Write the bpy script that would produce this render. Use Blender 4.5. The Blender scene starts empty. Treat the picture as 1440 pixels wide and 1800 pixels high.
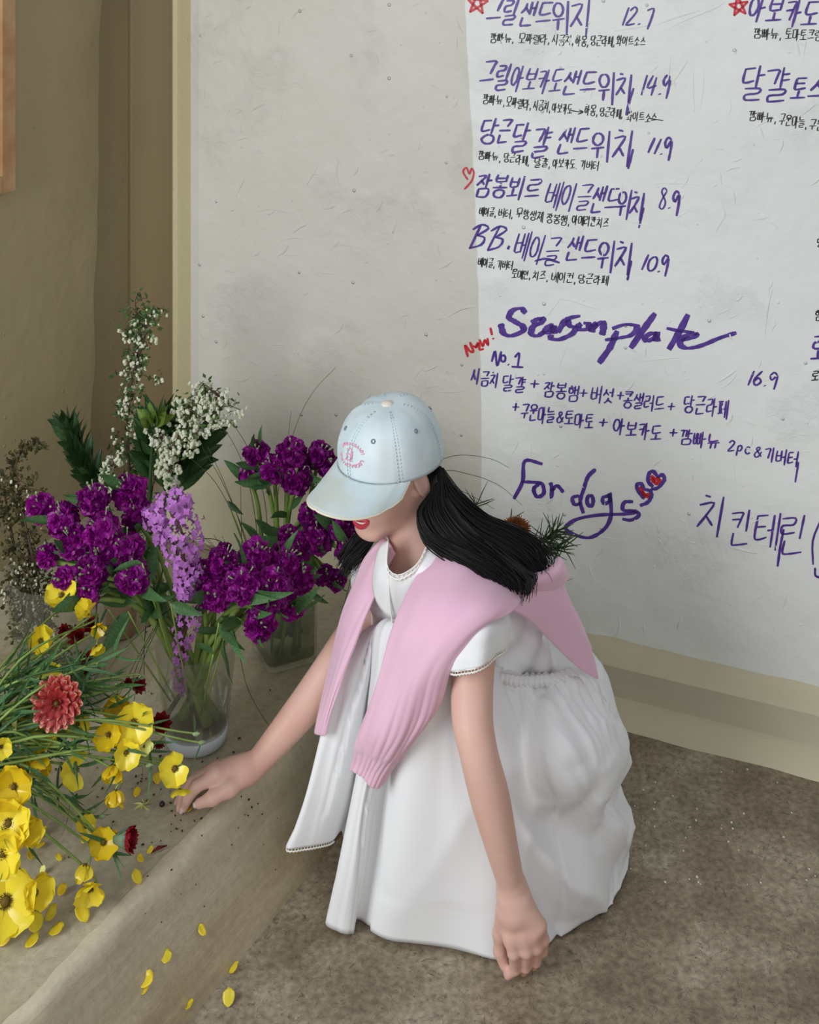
import bpy, math, random
import numpy as np
from mathutils import Vector, Matrix, Euler, noise

# ------------------------------------------------------------ camera, world, light, exposure
C = bpy.context.scene.collection
SC = bpy.context.scene
F, H, HY = 2200.0, 1.55, -170.0          # focal length in 1440x1800 pixels, eye height, horizon row
cam = bpy.data.cameras.new('camera')
camo = bpy.data.objects.new('camera', cam)
C.objects.link(camo)
camo.location = (0, 0, H)
camo.rotation_euler = (math.radians(90), 0, 0)
cam.sensor_width = 36.0
cam.lens = F/1800*36.0
cam.shift_y = (HY-900)/1800.0
cam.clip_start = 0.02
SC.camera = camo

w = bpy.data.worlds.new('world'); SC.world = w; w.use_nodes = True
bg = w.node_tree.nodes['Background']
bg.inputs[0].default_value = (0.80, 0.86, 1.0, 1)
bg.inputs[1].default_value = 0.35

def area(name, loc, target, sx, sy, power, col):
    l = bpy.data.lights.new(name, 'AREA'); l.shape = 'RECTANGLE'; l.size = sx; l.size_y = sy
    l.energy = power; l.color = col
    o = bpy.data.objects.new(name, l); C.objects.link(o)
    o.location = loc
    o.rotation_euler = (Vector(target)-Vector(loc)).to_track_quat('-Z', 'Y').to_euler()
    return o
area('window_light', (-1.75, 0.25, 1.55), (0.45, 2.1, 0.55), 1.1, 1.5, 51, (0.92, 0.965, 1.0))
area('shop_front_light', (0.9, -1.6, 2.3), (0.5, 2.2, 0.7), 2.2, 1.4, 31, (1.0, 0.97, 0.90))

SC.view_settings.view_transform = 'Standard'
SC.view_settings.look = 'None'
SC.view_settings.exposure = 0.0
SC.view_settings.gamma = 1.0
SC.view_settings.use_curve_mapping = False

# ------------------------------------------------------------ helpers
R = random.Random(7)
def P(px, py, Y):
    "real-world point at depth Y metres that the photograph shows at that spot"
    return Vector(((px-720)/F*Y, Y, H-(py-HY)/F*Y))

def lin(c): return tuple(((v/255)/12.92 if v/255 <= 0.04045 else ((v/255+0.055)/1.055)**2.4) for v in c[:3])+(1.0,)

MATS = {}
def mat(name, rgb, rough=0.6, var=0.0, scale=20, bump=0.0, bscale=60, rgb2=None, spec=0.5, sheen=0, trans=0, sss=0, objvar=0, bdist=0.01, metal=0, det=4):
    if name in MATS: return MATS[name]
    m = bpy.data.materials.new(name); m.use_nodes = True; MATS[name] = m
    nt = m.node_tree; b = nt.nodes['Principled BSDF']
    b.inputs['Base Color'].default_value = lin(rgb)
    b.inputs['Roughness'].default_value = rough
    b.inputs['Specular IOR Level'].default_value = spec
    b.inputs['Metallic'].default_value = metal
    if sheen: b.inputs['Sheen Weight'].default_value = sheen
    if sss:
        b.inputs['Subsurface Weight'].default_value = sss
        b.inputs['Subsurface Radius'].default_value = (0.012, 0.005, 0.003)
        b.inputs['Subsurface Scale'].default_value = 1.0
    tc = nt.nodes.new('ShaderNodeTexCoord')
    if rgb2 is not None or var:
        n = nt.nodes.new('ShaderNodeTexNoise'); n.inputs['Scale'].default_value = scale; n.inputs['Detail'].default_value = det
        nt.links.new(tc.outputs['Object'], n.inputs['Vector'])
        r = nt.nodes.new('ShaderNodeValToRGB')
        r.color_ramp.elements[0].position = 0.35; r.color_ramp.elements[1].position = 0.65
        c2 = rgb2 if rgb2 is not None else tuple(v*(1-var) for v in rgb)
        r.color_ramp.elements[0].color = lin(c2); r.color_ramp.elements[1].color = lin(rgb)
        nt.links.new(n.outputs['Fac'], r.inputs['Fac'])
        out = r.outputs['Color']
    else:
        rgbn = nt.nodes.new('ShaderNodeRGB'); rgbn.outputs[0].default_value = lin(rgb); out = rgbn.outputs[0]
    if objvar:
        oi = nt.nodes.new('ShaderNodeObjectInfo')
        hs = nt.nodes.new('ShaderNodeHueSaturation')
        mr = nt.nodes.new('ShaderNodeMapRange'); mr.inputs['To Min'].default_value = 1-objvar; mr.inputs['To Max'].default_value = 1+objvar
        nt.links.new(oi.outputs['Random'], mr.inputs['Value']); nt.links.new(mr.outputs['Result'], hs.inputs['Value'])
        nt.links.new(out, hs.inputs['Color']); out = hs.outputs['Color']
    nt.links.new(out, b.inputs['Base Color'])
    if bump:
        n2 = nt.nodes.new('ShaderNodeTexNoise'); n2.inputs['Scale'].default_value = bscale; n2.inputs['Detail'].default_value = 5
        nt.links.new(tc.outputs['Object'], n2.inputs['Vector'])
        bn = nt.nodes.new('ShaderNodeBump'); bn.inputs['Strength'].default_value = bump; bn.inputs['Distance'].default_value = bdist
        nt.links.new(n2.outputs['Fac'], bn.inputs['Height']); nt.links.new(bn.outputs['Normal'], b.inputs['Normal'])
    if trans:      # thin translucent petals and leaves
        tr = nt.nodes.new('ShaderNodeBsdfTranslucent'); nt.links.new(out, tr.inputs['Color'])
        mx = nt.nodes.new('ShaderNodeMixShader'); mx.inputs[0].default_value = trans
        o = nt.nodes['Material Output']
        nt.links.new(b.outputs[0], mx.inputs[1]); nt.links.new(tr.outputs[0], mx.inputs[2]); nt.links.new(mx.outputs[0], o.inputs['Surface'])
    return m

def glass_mat(name, tint=(0.975, 0.98, 0.97), alpha=0.02, rough=0.05):
    "clear vessel glass: mostly see-through with fresnel reflections"
    m = bpy.data.materials.new(name); m.use_nodes = True; nt = m.node_tree
    for n in list(nt.nodes):
        if n.type != 'OUTPUT_MATERIAL': nt.nodes.remove(n)
    o = nt.nodes['Material Output']
    t = nt.nodes.new('ShaderNodeBsdfTransparent'); t.inputs[0].default_value = tint+(1,)
    g = nt.nodes.new('ShaderNodeBsdfGlossy'); g.inputs['Roughness'].default_value = rough
    d = nt.nodes.new('ShaderNodeBsdfDiffuse'); d.inputs[0].default_value = (0.7, 0.72, 0.68, 1)
    fr = nt.nodes.new('ShaderNodeLayerWeight'); fr.inputs[0].default_value = 0.35
    mx = nt.nodes.new('ShaderNodeMixShader'); mx2 = nt.nodes.new('ShaderNodeMixShader'); mx2.inputs[0].default_value = alpha
    mul = nt.nodes.new('ShaderNodeMath'); mul.operation = 'MULTIPLY'; mul.inputs[1].default_value = 0.28
    nt.links.new(fr.outputs['Fresnel'], mul.inputs[0]); nt.links.new(mul.outputs[0], mx.inputs[0])
    nt.links.new(t.outputs[0], mx.inputs[1]); nt.links.new(g.outputs[0], mx.inputs[2])
    nt.links.new(mx.outputs[0], mx2.inputs[1]); nt.links.new(d.outputs[0], mx2.inputs[2])
    nt.links.new(mx2.outputs[0], o.inputs['Surface'])
    return m

class MB:
    "collects shapes and links them as ONE mesh object"
    def __init__(s): s.v = []; s.f = []
    def add(s, vs, fs):
        b = len(s.v); s.v += [tuple(v) for v in vs]; s.f += [tuple(i+b for i in f) for f in fs]
    def grid(s, rows, close_u=False, close_v=False):
        nr, nc = len(rows), len(rows[0]); vs = [p for r in rows for p in r]; fs = []
        for i in range(nr if close_v else nr-1):
            for j in range(nc if close_u else nc-1):
                i2, j2 = (i+1) % nr, (j+1) % nc
                fs.append((i*nc+j, i*nc+j2, i2*nc+j2, i2*nc+j))
        s.add(vs, fs)
    def box(s, lo, hi, M=None):
        vs = [Vector((x, y, z)) for x in (lo[0], hi[0]) for y in (lo[1], hi[1]) for z in (lo[2], hi[2])]
        if M: vs = [M @ v for v in vs]
        s.add(vs, [(0,1,3,2),(4,6,7,5),(0,4,5,1),(2,3,7,6),(0,2,6,4),(1,5,7,3)])
    def tube(s, pts, rad, n=6, cap=True):
        pts = [Vector(p) for p in pts]; k = len(pts)
        rs = rad if isinstance(rad, (list, tuple)) else [rad]*k
        T = [(pts[min(i+1, k-1)]-pts[max(i-1, 0)]).normalized() for i in range(k)]
        a = T[0].orthogonal().normalized(); rows = []
        for i in range(k):
            a = (a-T[i]*a.dot(T[i])); a = a.normalized() if a.length > 1e-9 else T[i].orthogonal().normalized()
            bb = T[i].cross(a)
            rows.append([pts[i]+(a*math.cos(t)+bb*math.sin(t))*rs[i] for t in [2*math.pi*j/n for j in range(n)]])
        b = len(s.v); s.grid(rows, close_u=True)
        if cap:
            s.f.append(tuple(b+j for j in reversed(range(n)))); s.f.append(tuple(b+(k-1)*n+j for j in range(n)))
    def lathe(s, prof, n=32, M=None):
        rows = []
        for r, z in prof:
            row = [Vector((r*math.cos(2*math.pi*j/n), r*math.sin(2*math.pi*j/n), z)) for j in range(n)]
            rows.append([M @ v for v in row] if M else row)
        s.grid(rows, close_u=True)
    def mesh(s, name, m=None, smooth=True):
        me = bpy.data.meshes.new(name); me.from_pydata(s.v, [], s.f); me.update()
        if smooth: me.shade_smooth()
        if m: me.materials.append(m)
        return me
    def build(s, name, m, parent=None, smooth=True):
        return link(name, s.mesh(name, m, smooth), parent)

def link(name, data, parent=None):
    o = bpy.data.objects.new(name, data); C.objects.link(o)
    if parent is not None: o.parent = parent
    return o
def tag(o, label=None, cat=None, group=None, kind=None):
    if label: o['label'] = label
    if cat: o['category'] = cat
    if group: o['group'] = group
    if kind: o['kind'] = kind
    return o
def empty(name, loc=(0, 0, 0)):
    o = bpy.data.objects.new(name, None); C.objects.link(o); o.location = loc; o.empty_display_size = 0.02
    return o
def child_world(o, parent):
    "mesh given in world coordinates under a parent Empty"
    o.parent = parent; o.matrix_parent_inverse = Matrix.Translation(-Vector(parent.location))
def spline(pts, n=6, closed=False):
    "Catmull-Rom through points of any dimension"
    pts = [np.array(p, float) for p in pts]; k = len(pts); out = []
    rng = range(k) if closed else range(k-1)
    for i in rng:
        if closed: p0, p1, p2, p3 = pts[(i-1) % k], pts[i], pts[(i+1) % k], pts[(i+2) % k]
        else:
            p1, p2 = pts[i], pts[i+1]
            p0 = pts[i-1] if i > 0 else 2*p1-p2; p3 = pts[i+2] if i+2 < k else 2*p2-p1
        for j in range(n):
            t = j/n
            out.append(0.5*((2*p1)+(-p0+p2)*t+(2*p0-5*p1+4*p2-p3)*t*t+(-p0+3*p1-3*p2+p3)*t**3))
    if not closed: out.append(pts[-1])
    return out
def patch(ctrl, nu=6, nv=6, close_u=False):
    "smooth surface through a grid of control points (rows x cols)"
    rows = [spline(r, nu, close_u) for r in ctrl]
    cols = [spline([r[j] for r in rows], nv) for j in range(len(rows[0]))]
    return [[Vector(cols[j][i]) for j in range(len(cols))] for i in range(len(cols[0]))]
def solid(o, t, off=0):
    m = o.modifiers.new('thickness', 'SOLIDIFY'); m.thickness = t; m.offset = off; return o

# ------------------------------------------------------------ room
# right wall: plinth front line passes A along U; N points into the room
A = Vector((0.362, 2.413, 0)); U = Vector((0.9210, -0.3896, 0)); N = Vector((-0.3896, -0.9210, 0))
def on_wall(px, py, off=0.0):
    "point of the right wall seen at that spot, lifted off it by off metres"
    d = Vector(((px-720)/F, 1, -(py-HY)/F)); O = Vector((0, 0, H)); W0 = A-N*(0.045-off)
    t = (W0-O).dot(N)/d.dot(N)
    return O+d*t
LH = 0.15
Ld = Vector((0.4820, 0.8762, 0)); Lm = Vector((0.8762, -0.4820, 0))     # ledge direction and its room-side normal
TOE, CREST = -1.103, -1.189
def on_ground(px, py, lift=0.0):
    d = Vector(((px-720)/F, 1, -(py-HY)/F)); O = Vector((0, 0, H))
    t = (H-LH)/(-d.z); p = O+d*t
    if p.dot(Lm) < CREST: return p+Vector((0, 0, lift))
    t = H/(-d.z); p = O+d*t
    if p.dot(Lm) > TOE: return p+Vector((0, 0, lift))
    nn = Lm*LH+Vector((0, 0, TOE-CREST)); q = Lm*TOE
    t = (q-O).dot(nn)/d.dot(nn); return O+d*t+nn.normalized()*lift

def plaster(name, rgb, rgb2, bstr=0.5, rough=0.55, vscale=1.6):
    m = bpy.data.materials.new(name); m.use_nodes = True; MATS[name] = m
    nt = m.node_tree; L = nt.links; b = nt.nodes['Principled BSDF']; b.inputs['Roughness'].default_value = rough
    b.inputs['Specular IOR Level'].default_value = 0.35
    tc = nt.nodes.new('ShaderNodeTexCoord')
    n = nt.nodes.new('ShaderNodeTexNoise'); n.inputs['Scale'].default_value = vscale; n.inputs['Detail'].default_value = 3; L.new(tc.outputs['Object'], n.inputs['Vector'])
    r = nt.nodes.new('ShaderNodeValToRGB'); r.color_ramp.elements[0].position = .3; r.color_ramp.elements[1].position = .7
    r.color_ramp.elements[0].color = lin(rgb2); r.color_ramp.elements[1].color = lin(rgb)
    L.new(n.outputs['Fac'], r.inputs['Fac']); L.new(r.outputs['Color'], b.inputs['Base Color'])
    # trowel marks: ridges where a warped noise crosses its middle, kept to patches; sparse pimples
    def N_(t, **k):
        x = nt.nodes.new(t)
        for a, v in k.items(): setattr(x, a, v)
        return x
    n1 = N_('ShaderNodeTexNoise'); n1.inputs['Scale'].default_value = 34; n1.inputs['Detail'].default_value = 8; n1.inputs['Roughness'].default_value = .7; n1.inputs['Distortion'].default_value = .6; L.new(tc.outputs['Object'], n1.inputs['Vector'])
    n2 = N_('ShaderNodeTexNoise'); n2.inputs['Scale'].default_value = 6; n2.inputs['Detail'].default_value = 3; L.new(tc.outputs['Object'], n2.inputs['Vector'])
    mk = N_('ShaderNodeMapRange', interpolation_type='SMOOTHSTEP'); mk.inputs['From Min'].default_value = .50; mk.inputs['From Max'].default_value = .66; L.new(n2.outputs['Fac'], mk.inputs['Value'])
    mu = N_('ShaderNodeMath', operation='MULTIPLY'); L.new(n1.outputs['Fac'], mu.inputs[0]); L.new(mk.outputs[0], mu.inputs[1])
    vo = N_('ShaderNodeTexVoronoi'); vo.inputs['Scale'].default_value = 26; L.new(tc.outputs['Object'], vo.inputs['Vector'])
    vr = N_('ShaderNodeMapRange', interpolation_type='SMOOTHSTEP'); vr.inputs['From Min'].default_value = .04; vr.inputs['From Max'].default_value = .12; vr.inputs['To Min'].default_value = 1; vr.inputs['To Max'].default_value = 0
    L.new(vo.outputs['Distance'], vr.inputs['Value'])
    vm = N_('ShaderNodeMath', operation='MULTIPLY'); L.new(vr.outputs[0], vm.inputs[0])
    cs = N_('ShaderNodeSeparateColor'); L.new(vo.outputs['Color'], cs.inputs[0])
    gt = N_('ShaderNodeMath', operation='GREATER_THAN'); gt.inputs[1].default_value = .72; L.new(cs.outputs[0], gt.inputs[0]); L.new(gt.outputs[0], vm.inputs[1])
    n3 = N_('ShaderNodeTexNoise'); n3.inputs['Scale'].default_value = 5; n3.inputs['Detail'].default_value = 6; L.new(tc.outputs['Object'], n3.inputs['Vector'])
    s1 = N_('ShaderNodeMath', operation='MULTIPLY_ADD'); s1.inputs[1].default_value = 4.0; L.new(n3.outputs['Fac'], s1.inputs[0]); L.new(mu.outputs[0], s1.inputs[2])
    s2 = N_('ShaderNodeMath', operation='MULTIPLY_ADD'); s2.inputs[1].default_value = .8; L.new(vm.outputs[0], s2.inputs[0]); L.new(s1.outputs[0], s2.inputs[2])
    bn = N_('ShaderNodeBump'); bn.inputs['Strength'].default_value = bstr; bn.inputs['Distance'].default_value = .004
    L.new(s2.outputs[0], bn.inputs['Height']); L.new(bn.outputs['Normal'], b.inputs['Normal'])
    return m
m_wall = plaster('wall_plaster', (209, 206, 196), (200, 196, 184), bstr=1.0)
m_panel = plaster('white_wall_paint', (230, 232, 228), (221, 222, 216), bstr=1.0)
m_left = plaster('tan_wall_plaster', (178, 163, 128), (167, 152, 118))
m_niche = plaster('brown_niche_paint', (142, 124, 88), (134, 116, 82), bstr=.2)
m_plinth = plaster('plinth_plaster', (206, 197, 166), (196, 188, 158), bstr=.6)

def concrete(name, cols, scale, crack, rough=.6, stretch=None):
    m = bpy.data.materials.new(name); m.use_nodes = True; nt = m.node_tree; L = nt.links; b = nt.nodes['Principled BSDF']
    b.inputs['Roughness'].default_value = rough
    tc = nt.nodes.new('ShaderNodeTexCoord'); src = tc.outputs['Object']
    if stretch:
        mp = nt.nodes.new('ShaderNodeMapping'); mp.vector_type = 'TEXTURE'; mp.inputs['Rotation'].default_value = (0, 0, stretch[0]); mp.inputs['Scale'].default_value = stretch[1]
        L.new(src, mp.inputs['Vector']); src = mp.outputs[0]
    n = nt.nodes.new('ShaderNodeTexNoise'); n.inputs['Scale'].default_value = scale; n.inputs['Detail'].default_value = 8; n.inputs['Roughness'].default_value = .62; L.new(src, n.inputs['Vector'])
    r = nt.nodes.new('ShaderNodeValToRGB')
    while len(r.color_ramp.elements) < len(cols): r.color_ramp.elements.new(.5)
    for i, c in enumerate(cols):
        r.color_ramp.elements[i].position = .32+.36*i/(len(cols)-1); r.color_ramp.elements[i].color = lin(c)
    L.new(n.outputs['Fac'], r.inputs['Fac'])
    # fine mottling
    f = nt.nodes.new('ShaderNodeTexNoise'); f.inputs['Scale'].default_value = 95; f.inputs['Detail'].default_value = 4; L.new(tc.outputs['Object'], f.inputs['Vector'])
    fr = nt.nodes.new('ShaderNodeMapRange'); fr.inputs['From Min'].default_value = .3; fr.inputs['From Max'].default_value = .7; fr.inputs['To Min'].default_value = 1-.38*crack; fr.inputs['To Max'].default_value = 1+.26*crack; L.new(f.outputs['Fac'], fr.inputs['Value'])
    hs = nt.nodes.new('ShaderNodeHueSaturation'); L.new(r.outputs['Color'], hs.inputs['Color']); L.new(fr.outputs[0], hs.inputs['Value'])
    # hair-thin dark scratches: a distorted noise near its middle value
    v = nt.nodes.new('ShaderNodeTexNoise'); v.inputs['Scale'].default_value = 26; v.inputs['Detail'].default_value = 1.5; v.inputs['Distortion'].default_value = 3.5; L.new(tc.outputs['Object'], v.inputs['Vector'])
    sb = nt.nodes.new('ShaderNodeMath'); sb.operation = 'SUBTRACT'; sb.inputs[1].default_value = .5; L.new(v.outputs['Fac'], sb.inputs[0])
    ab = nt.nodes.new('ShaderNodeMath'); ab.operation = 'ABSOLUTE'; L.new(sb.outputs[0], ab.inputs[0])
    cr = nt.nodes.new('ShaderNodeMapRange'); cr.inputs['From Max'].default_value = .016; cr.inputs['To Min'].default_value = .8*crack; cr.inputs['To Max'].default_value = 0; L.new(ab.outputs[0], cr.inputs['Value'])
    mx = nt.nodes.new('ShaderNodeMix'); mx.data_type = 'RGBA'; L.new(cr.outputs[0], mx.inputs[0]); L.new(hs.outputs[0], mx.inputs[6]); mx.inputs[7].default_value = lin((66, 54, 44))
    L.new(mx.outputs[2], b.inputs['Base Color'])
    bn = nt.nodes.new('ShaderNodeBump'); bn.inputs['Strength'].default_value = .8; bn.inputs['Distance'].default_value = .006
    L.new(n.outputs['Fac'], bn.inputs['Height']); L.new(bn.outputs[0], b.inputs['Normal'])
    return m
m_floor = concrete('brown_concrete', [(108, 94, 74), (144, 130, 107), (176, 164, 142)], 5.5, 1.0)
ang = math.atan2(Ld.y, Ld.x)
m_ledge = concrete('troweled_cement', [(150, 137, 108), (174, 164, 138), (196, 188, 166)], 5.0, .35, .5, (ang, (3.0, 1.0, 1.0)))
m_slope = concrete('worn_cement_slope', [(138, 120, 88), (182, 168, 138), (212, 203, 180)], 9.0, .45, .5, (ang, (6.0, 1.0, .5)))

# floor
mb = MB(); n = 24
mb.box((-3, -2.5, -0.08), (3.2, 3.4, 0.0))
tag(mb.build('floor', m_floor, None, False), 'brown mottled polished concrete floor with fine scratches', kind='structure')

def extrude_profile(prof, p0, p1, nrm, nseg=40, wob=0.0, seed=0):
    "profile points (out, z) swept from p0 to p1"
    rows = []
    for o_, z in prof:
        row = []
        for i in range(nseg+1):
            p = p0.lerp(p1, i/nseg)
            k = noise.noise(Vector((i*.35+seed, z*14, o_*9)))*wob if wob else 0
            row.append(p+nrm*(o_+k)+Vector((0, 0, z+k*.6)))
        rows.append(row)
    return rows
# right wall (its left edge is an outside corner that turns back into the recess)
W0 = A-N*0.045
corner = on_wall(297, 300); corner.z = 0
far_r = W0+U*2.2; far_r.z = 0
e1 = on_wall(336, 300); e1.z = 0
plan = [far_r, e1+U*.35, e1+U*.02, e1-U*.005-N*.006, corner-N*.028+U*.004, corner-N*.024-U*.006, corner-N*.034-U*.011, corner-N*.30-U*.008]
zs = [0, .3, .6, .9, 1.2, 1.5, 2.0, 2.6]
mb = MB(); mb.grid([[Vector((p.x, p.y, z)) for p in plan[3:6]] for z in zs])
tag(mb.build('trim_4', plaster('tan_corner_shade', (194, 184, 148), (186, 175, 138)), None, False), 'chamfer strip along the outside corner of the menu wall, its shading painted in tan', kind='structure')  # shading of the chamfer is put into this tan colour
mb = MB(); mb.grid([[Vector((p.x, p.y, z)) for p in plan[:4]] for z in zs]); mb.grid([[Vector((p.x, p.y, z)) for p in plan[5:]] for z in zs])
wall_r = tag(mb.build('wall_right', m_wall, None, False), 'off-white trowelled plaster wall carrying the handwritten menu', kind='structure')
# recess behind the outside corner, then the left wall coming towards the viewer
b0 = corner-N*.20-U*.05; b0.z = 0
q = Vector((-.675, 3.0, 0)); b1 = q.copy()
dd = Vector((-.482, -.8762, 0)); nn = Vector((.8762, -.482, 0))
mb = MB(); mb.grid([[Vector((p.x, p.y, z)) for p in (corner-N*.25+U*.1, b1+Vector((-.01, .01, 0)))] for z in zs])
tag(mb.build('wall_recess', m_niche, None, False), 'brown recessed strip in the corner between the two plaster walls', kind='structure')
mb = MB(); rows = []
for i in range(61):
    z = i*2.6/60
    j = noise.noise(Vector((3.1, 0, z*7)))*.012+noise.noise(Vector((9.1, 0, z*23)))*.004
    s0 = .125+j-.03*(z-.6)
    rows.append([b1+Vector((0, 0, z)), b1+dd*.04+Vector((0, 0, z)), b1+dd*s0+Vector((0, 0, z)), b1+dd*(s0+.004)+nn*.014+Vector((0, 0, z)), b1+dd*.5+nn*.014+Vector((0, 0, z)), b1+dd*1.35+nn*.014+Vector((0, 0, z))])
mb.grid(rows)
wall_l = tag(mb.build('wall_left', m_left, None, False), 'tan shaded plaster wall with a ragged skim-coat edge beside the corner', kind='structure')

# plinths
prof = [(-.004, .083), (-.008, .086), (-.030, .096), (-.045, .112), (-.049, .128)]
pe = on_wall(700, 1200); pe.z = 0
mb = MB(); s0 = A+U*(-1.05); s1 = A+U*1.6
mb.grid(extrude_profile(prof, s0, s1, N, 90, .004, 2))
mb.grid(extrude_profile([(0.050, -.002), (0.047, .003), (0.010, .027), (0.0, .031)], s0, s1, N, 90, .004, 2))
bb_ = tag(mb.build('baseboard_right', m_plinth), 'cream plaster plinth with a shade-toned face along the foot of the right wall', kind='structure')
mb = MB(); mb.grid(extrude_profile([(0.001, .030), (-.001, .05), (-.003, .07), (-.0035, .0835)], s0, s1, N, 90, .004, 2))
tag(mb.build('plinth_face', plaster('plinth_face_shade', (196, 190, 166), (186, 180, 156), bstr=.4), bb_), 'vertical face of the plinth, greyed to paint in its shade')  # greyer than the sloped top: shade on the upright face put into the colour
mb = MB(); s0 = corner+N*.0; s1 = A-U*.12
prof2 = [(0.03, LH-.02), (0.028, LH+.01), (0.012, LH+.10), (0.005, LH+.115), (-.02, LH+.135), (-.0455, LH+.155)]
mb.grid(extrude_profile(prof2, corner+N*.03+U*.03, A-U*.285, N, 50, .005, 7))
tag(mb.build('trim_1', m_plinth), 'cream plaster skirting behind the flowers on the ledge', kind='structure')

# ledge
d0, d1 = -.8, 4.2
def LP(dist, along, z): return Lm*dist+Ld*along+Vector((0, 0, z))
cr = [(TOE+.002, -.01), (TOE, 0.0), (TOE-.004, .006)]
m_ = TOE; c_ = CREST
prof3 = [(m_, -.01), (m_, 0), (m_-.006, .012), (m_-.022, .040), (m_-.047, .086), (m_-.068, .124), (c_+.010, LH-.010), (c_+.001, LH-.002), (c_-.012, LH)]
mb = MB(); rows = []
for o_, z in prof3:
    row = []
    for i in range(121):
        al = .2+i*3.3/120
        k = noise.noise(Vector((al*9, z*20, 4)))*.006*(1 if z > .003 else 0)
        k2 = noise.noise(Vector((al*40, z*30, 9)))*.004*(1 if z > .1 else 0)
        row.append(LP(o_+k+k2, al, z+(k2 if z < LH-.001 else 0)))
    rows.append(row)
mb.grid(rows)
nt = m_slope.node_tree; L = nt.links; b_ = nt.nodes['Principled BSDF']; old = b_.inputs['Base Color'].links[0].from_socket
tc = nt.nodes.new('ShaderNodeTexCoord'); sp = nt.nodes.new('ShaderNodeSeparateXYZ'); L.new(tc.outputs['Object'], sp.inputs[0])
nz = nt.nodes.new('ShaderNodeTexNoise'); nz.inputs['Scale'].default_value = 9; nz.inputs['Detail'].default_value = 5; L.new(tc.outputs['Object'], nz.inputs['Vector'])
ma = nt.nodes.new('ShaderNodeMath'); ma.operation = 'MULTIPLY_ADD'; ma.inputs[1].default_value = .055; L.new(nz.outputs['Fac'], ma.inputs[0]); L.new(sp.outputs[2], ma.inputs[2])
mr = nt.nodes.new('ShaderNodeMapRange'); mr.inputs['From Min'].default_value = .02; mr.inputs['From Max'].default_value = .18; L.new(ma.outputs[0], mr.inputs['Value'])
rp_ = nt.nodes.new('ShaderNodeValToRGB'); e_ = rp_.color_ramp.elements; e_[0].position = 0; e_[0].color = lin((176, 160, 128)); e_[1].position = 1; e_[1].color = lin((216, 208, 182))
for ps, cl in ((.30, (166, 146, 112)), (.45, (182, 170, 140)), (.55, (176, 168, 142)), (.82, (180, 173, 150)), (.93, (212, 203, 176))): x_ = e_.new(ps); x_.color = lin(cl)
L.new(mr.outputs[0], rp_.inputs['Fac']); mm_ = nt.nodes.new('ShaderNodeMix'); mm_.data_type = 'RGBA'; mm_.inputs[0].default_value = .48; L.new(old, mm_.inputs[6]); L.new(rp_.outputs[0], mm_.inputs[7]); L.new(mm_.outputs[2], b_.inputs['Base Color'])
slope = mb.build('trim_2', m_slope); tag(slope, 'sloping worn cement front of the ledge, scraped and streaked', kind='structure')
mb = MB(); rows = []
for i in range(2):
    z = LH if i == 0 else LH
mb.add([LP(c_-.008, .2, LH-.0015), LP(c_-.008, 3.5, LH-.0015), LP(c_-1.3, 3.5, LH), LP(c_-1.3, .2, LH)], [(0, 1, 2, 3)])
tag(mb.build('trim_3', m_ledge, None, False), 'flat grey cement ledge top where the vases stand', kind='structure')

# wooden frame whose edge shows at the far left
a0 = b1+nn*.016
def lw(px, Yt=None):
    "distance along the left wall seen at column px"
    k = (px-720)/F; p = b1+nn*.016
    return (k*p.y-p.x)/(dd.x-k*dd.y)
s = lw(9.5); pz = b1+dd*s; zb = H-(330-HY)/F*pz.y
fr = empty('wooden_frame', tuple(b1+dd*s+nn*.03+Vector((0, 0, zb))))
tag(fr, 'pale wooden frame edge hanging on the tan wall at far left', 'frame')
m_wood = mat('pale_pine', (196, 158, 116), .5, rgb2=(170, 128, 88), scale=14)
def wbox(s_0, s_1, z0, z1, n0, n1):
    mb = MB(); vs = [b1+dd*a+nn*c+Vector((0, 0, z)) for a in (s_0, s_1) for c in (n0, n1) for z in (z0, z1)]
    mb.add(vs, [(0,1,3,2),(4,6,7,5),(0,4,5,1),(2,3,7,6),(0,2,6,4),(1,5,7,3)]); return mb
for nm, a in (('side_rail', (s, s+.035, zb, zb+.9)), ('bottom_rail', (s+.036, s+.5, zb, zb+.035)), ('side_rail', (s+.501, s+.53, zb, zb+.9)), ('top_rail', (s+.036, s+.5, zb+.865, zb+.9))):
    o = wbox(a[0], a[1], a[2], a[3], .016, .045).build(nm, m_wood, None, False); child_world(o, fr)
o = wbox(s+.036, s+.5, zb+.036, zb+.864, .017, .022).build('backing_board', mat('frame_back', (190, 180, 160)), None, False); child_world(o, fr)
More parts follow.
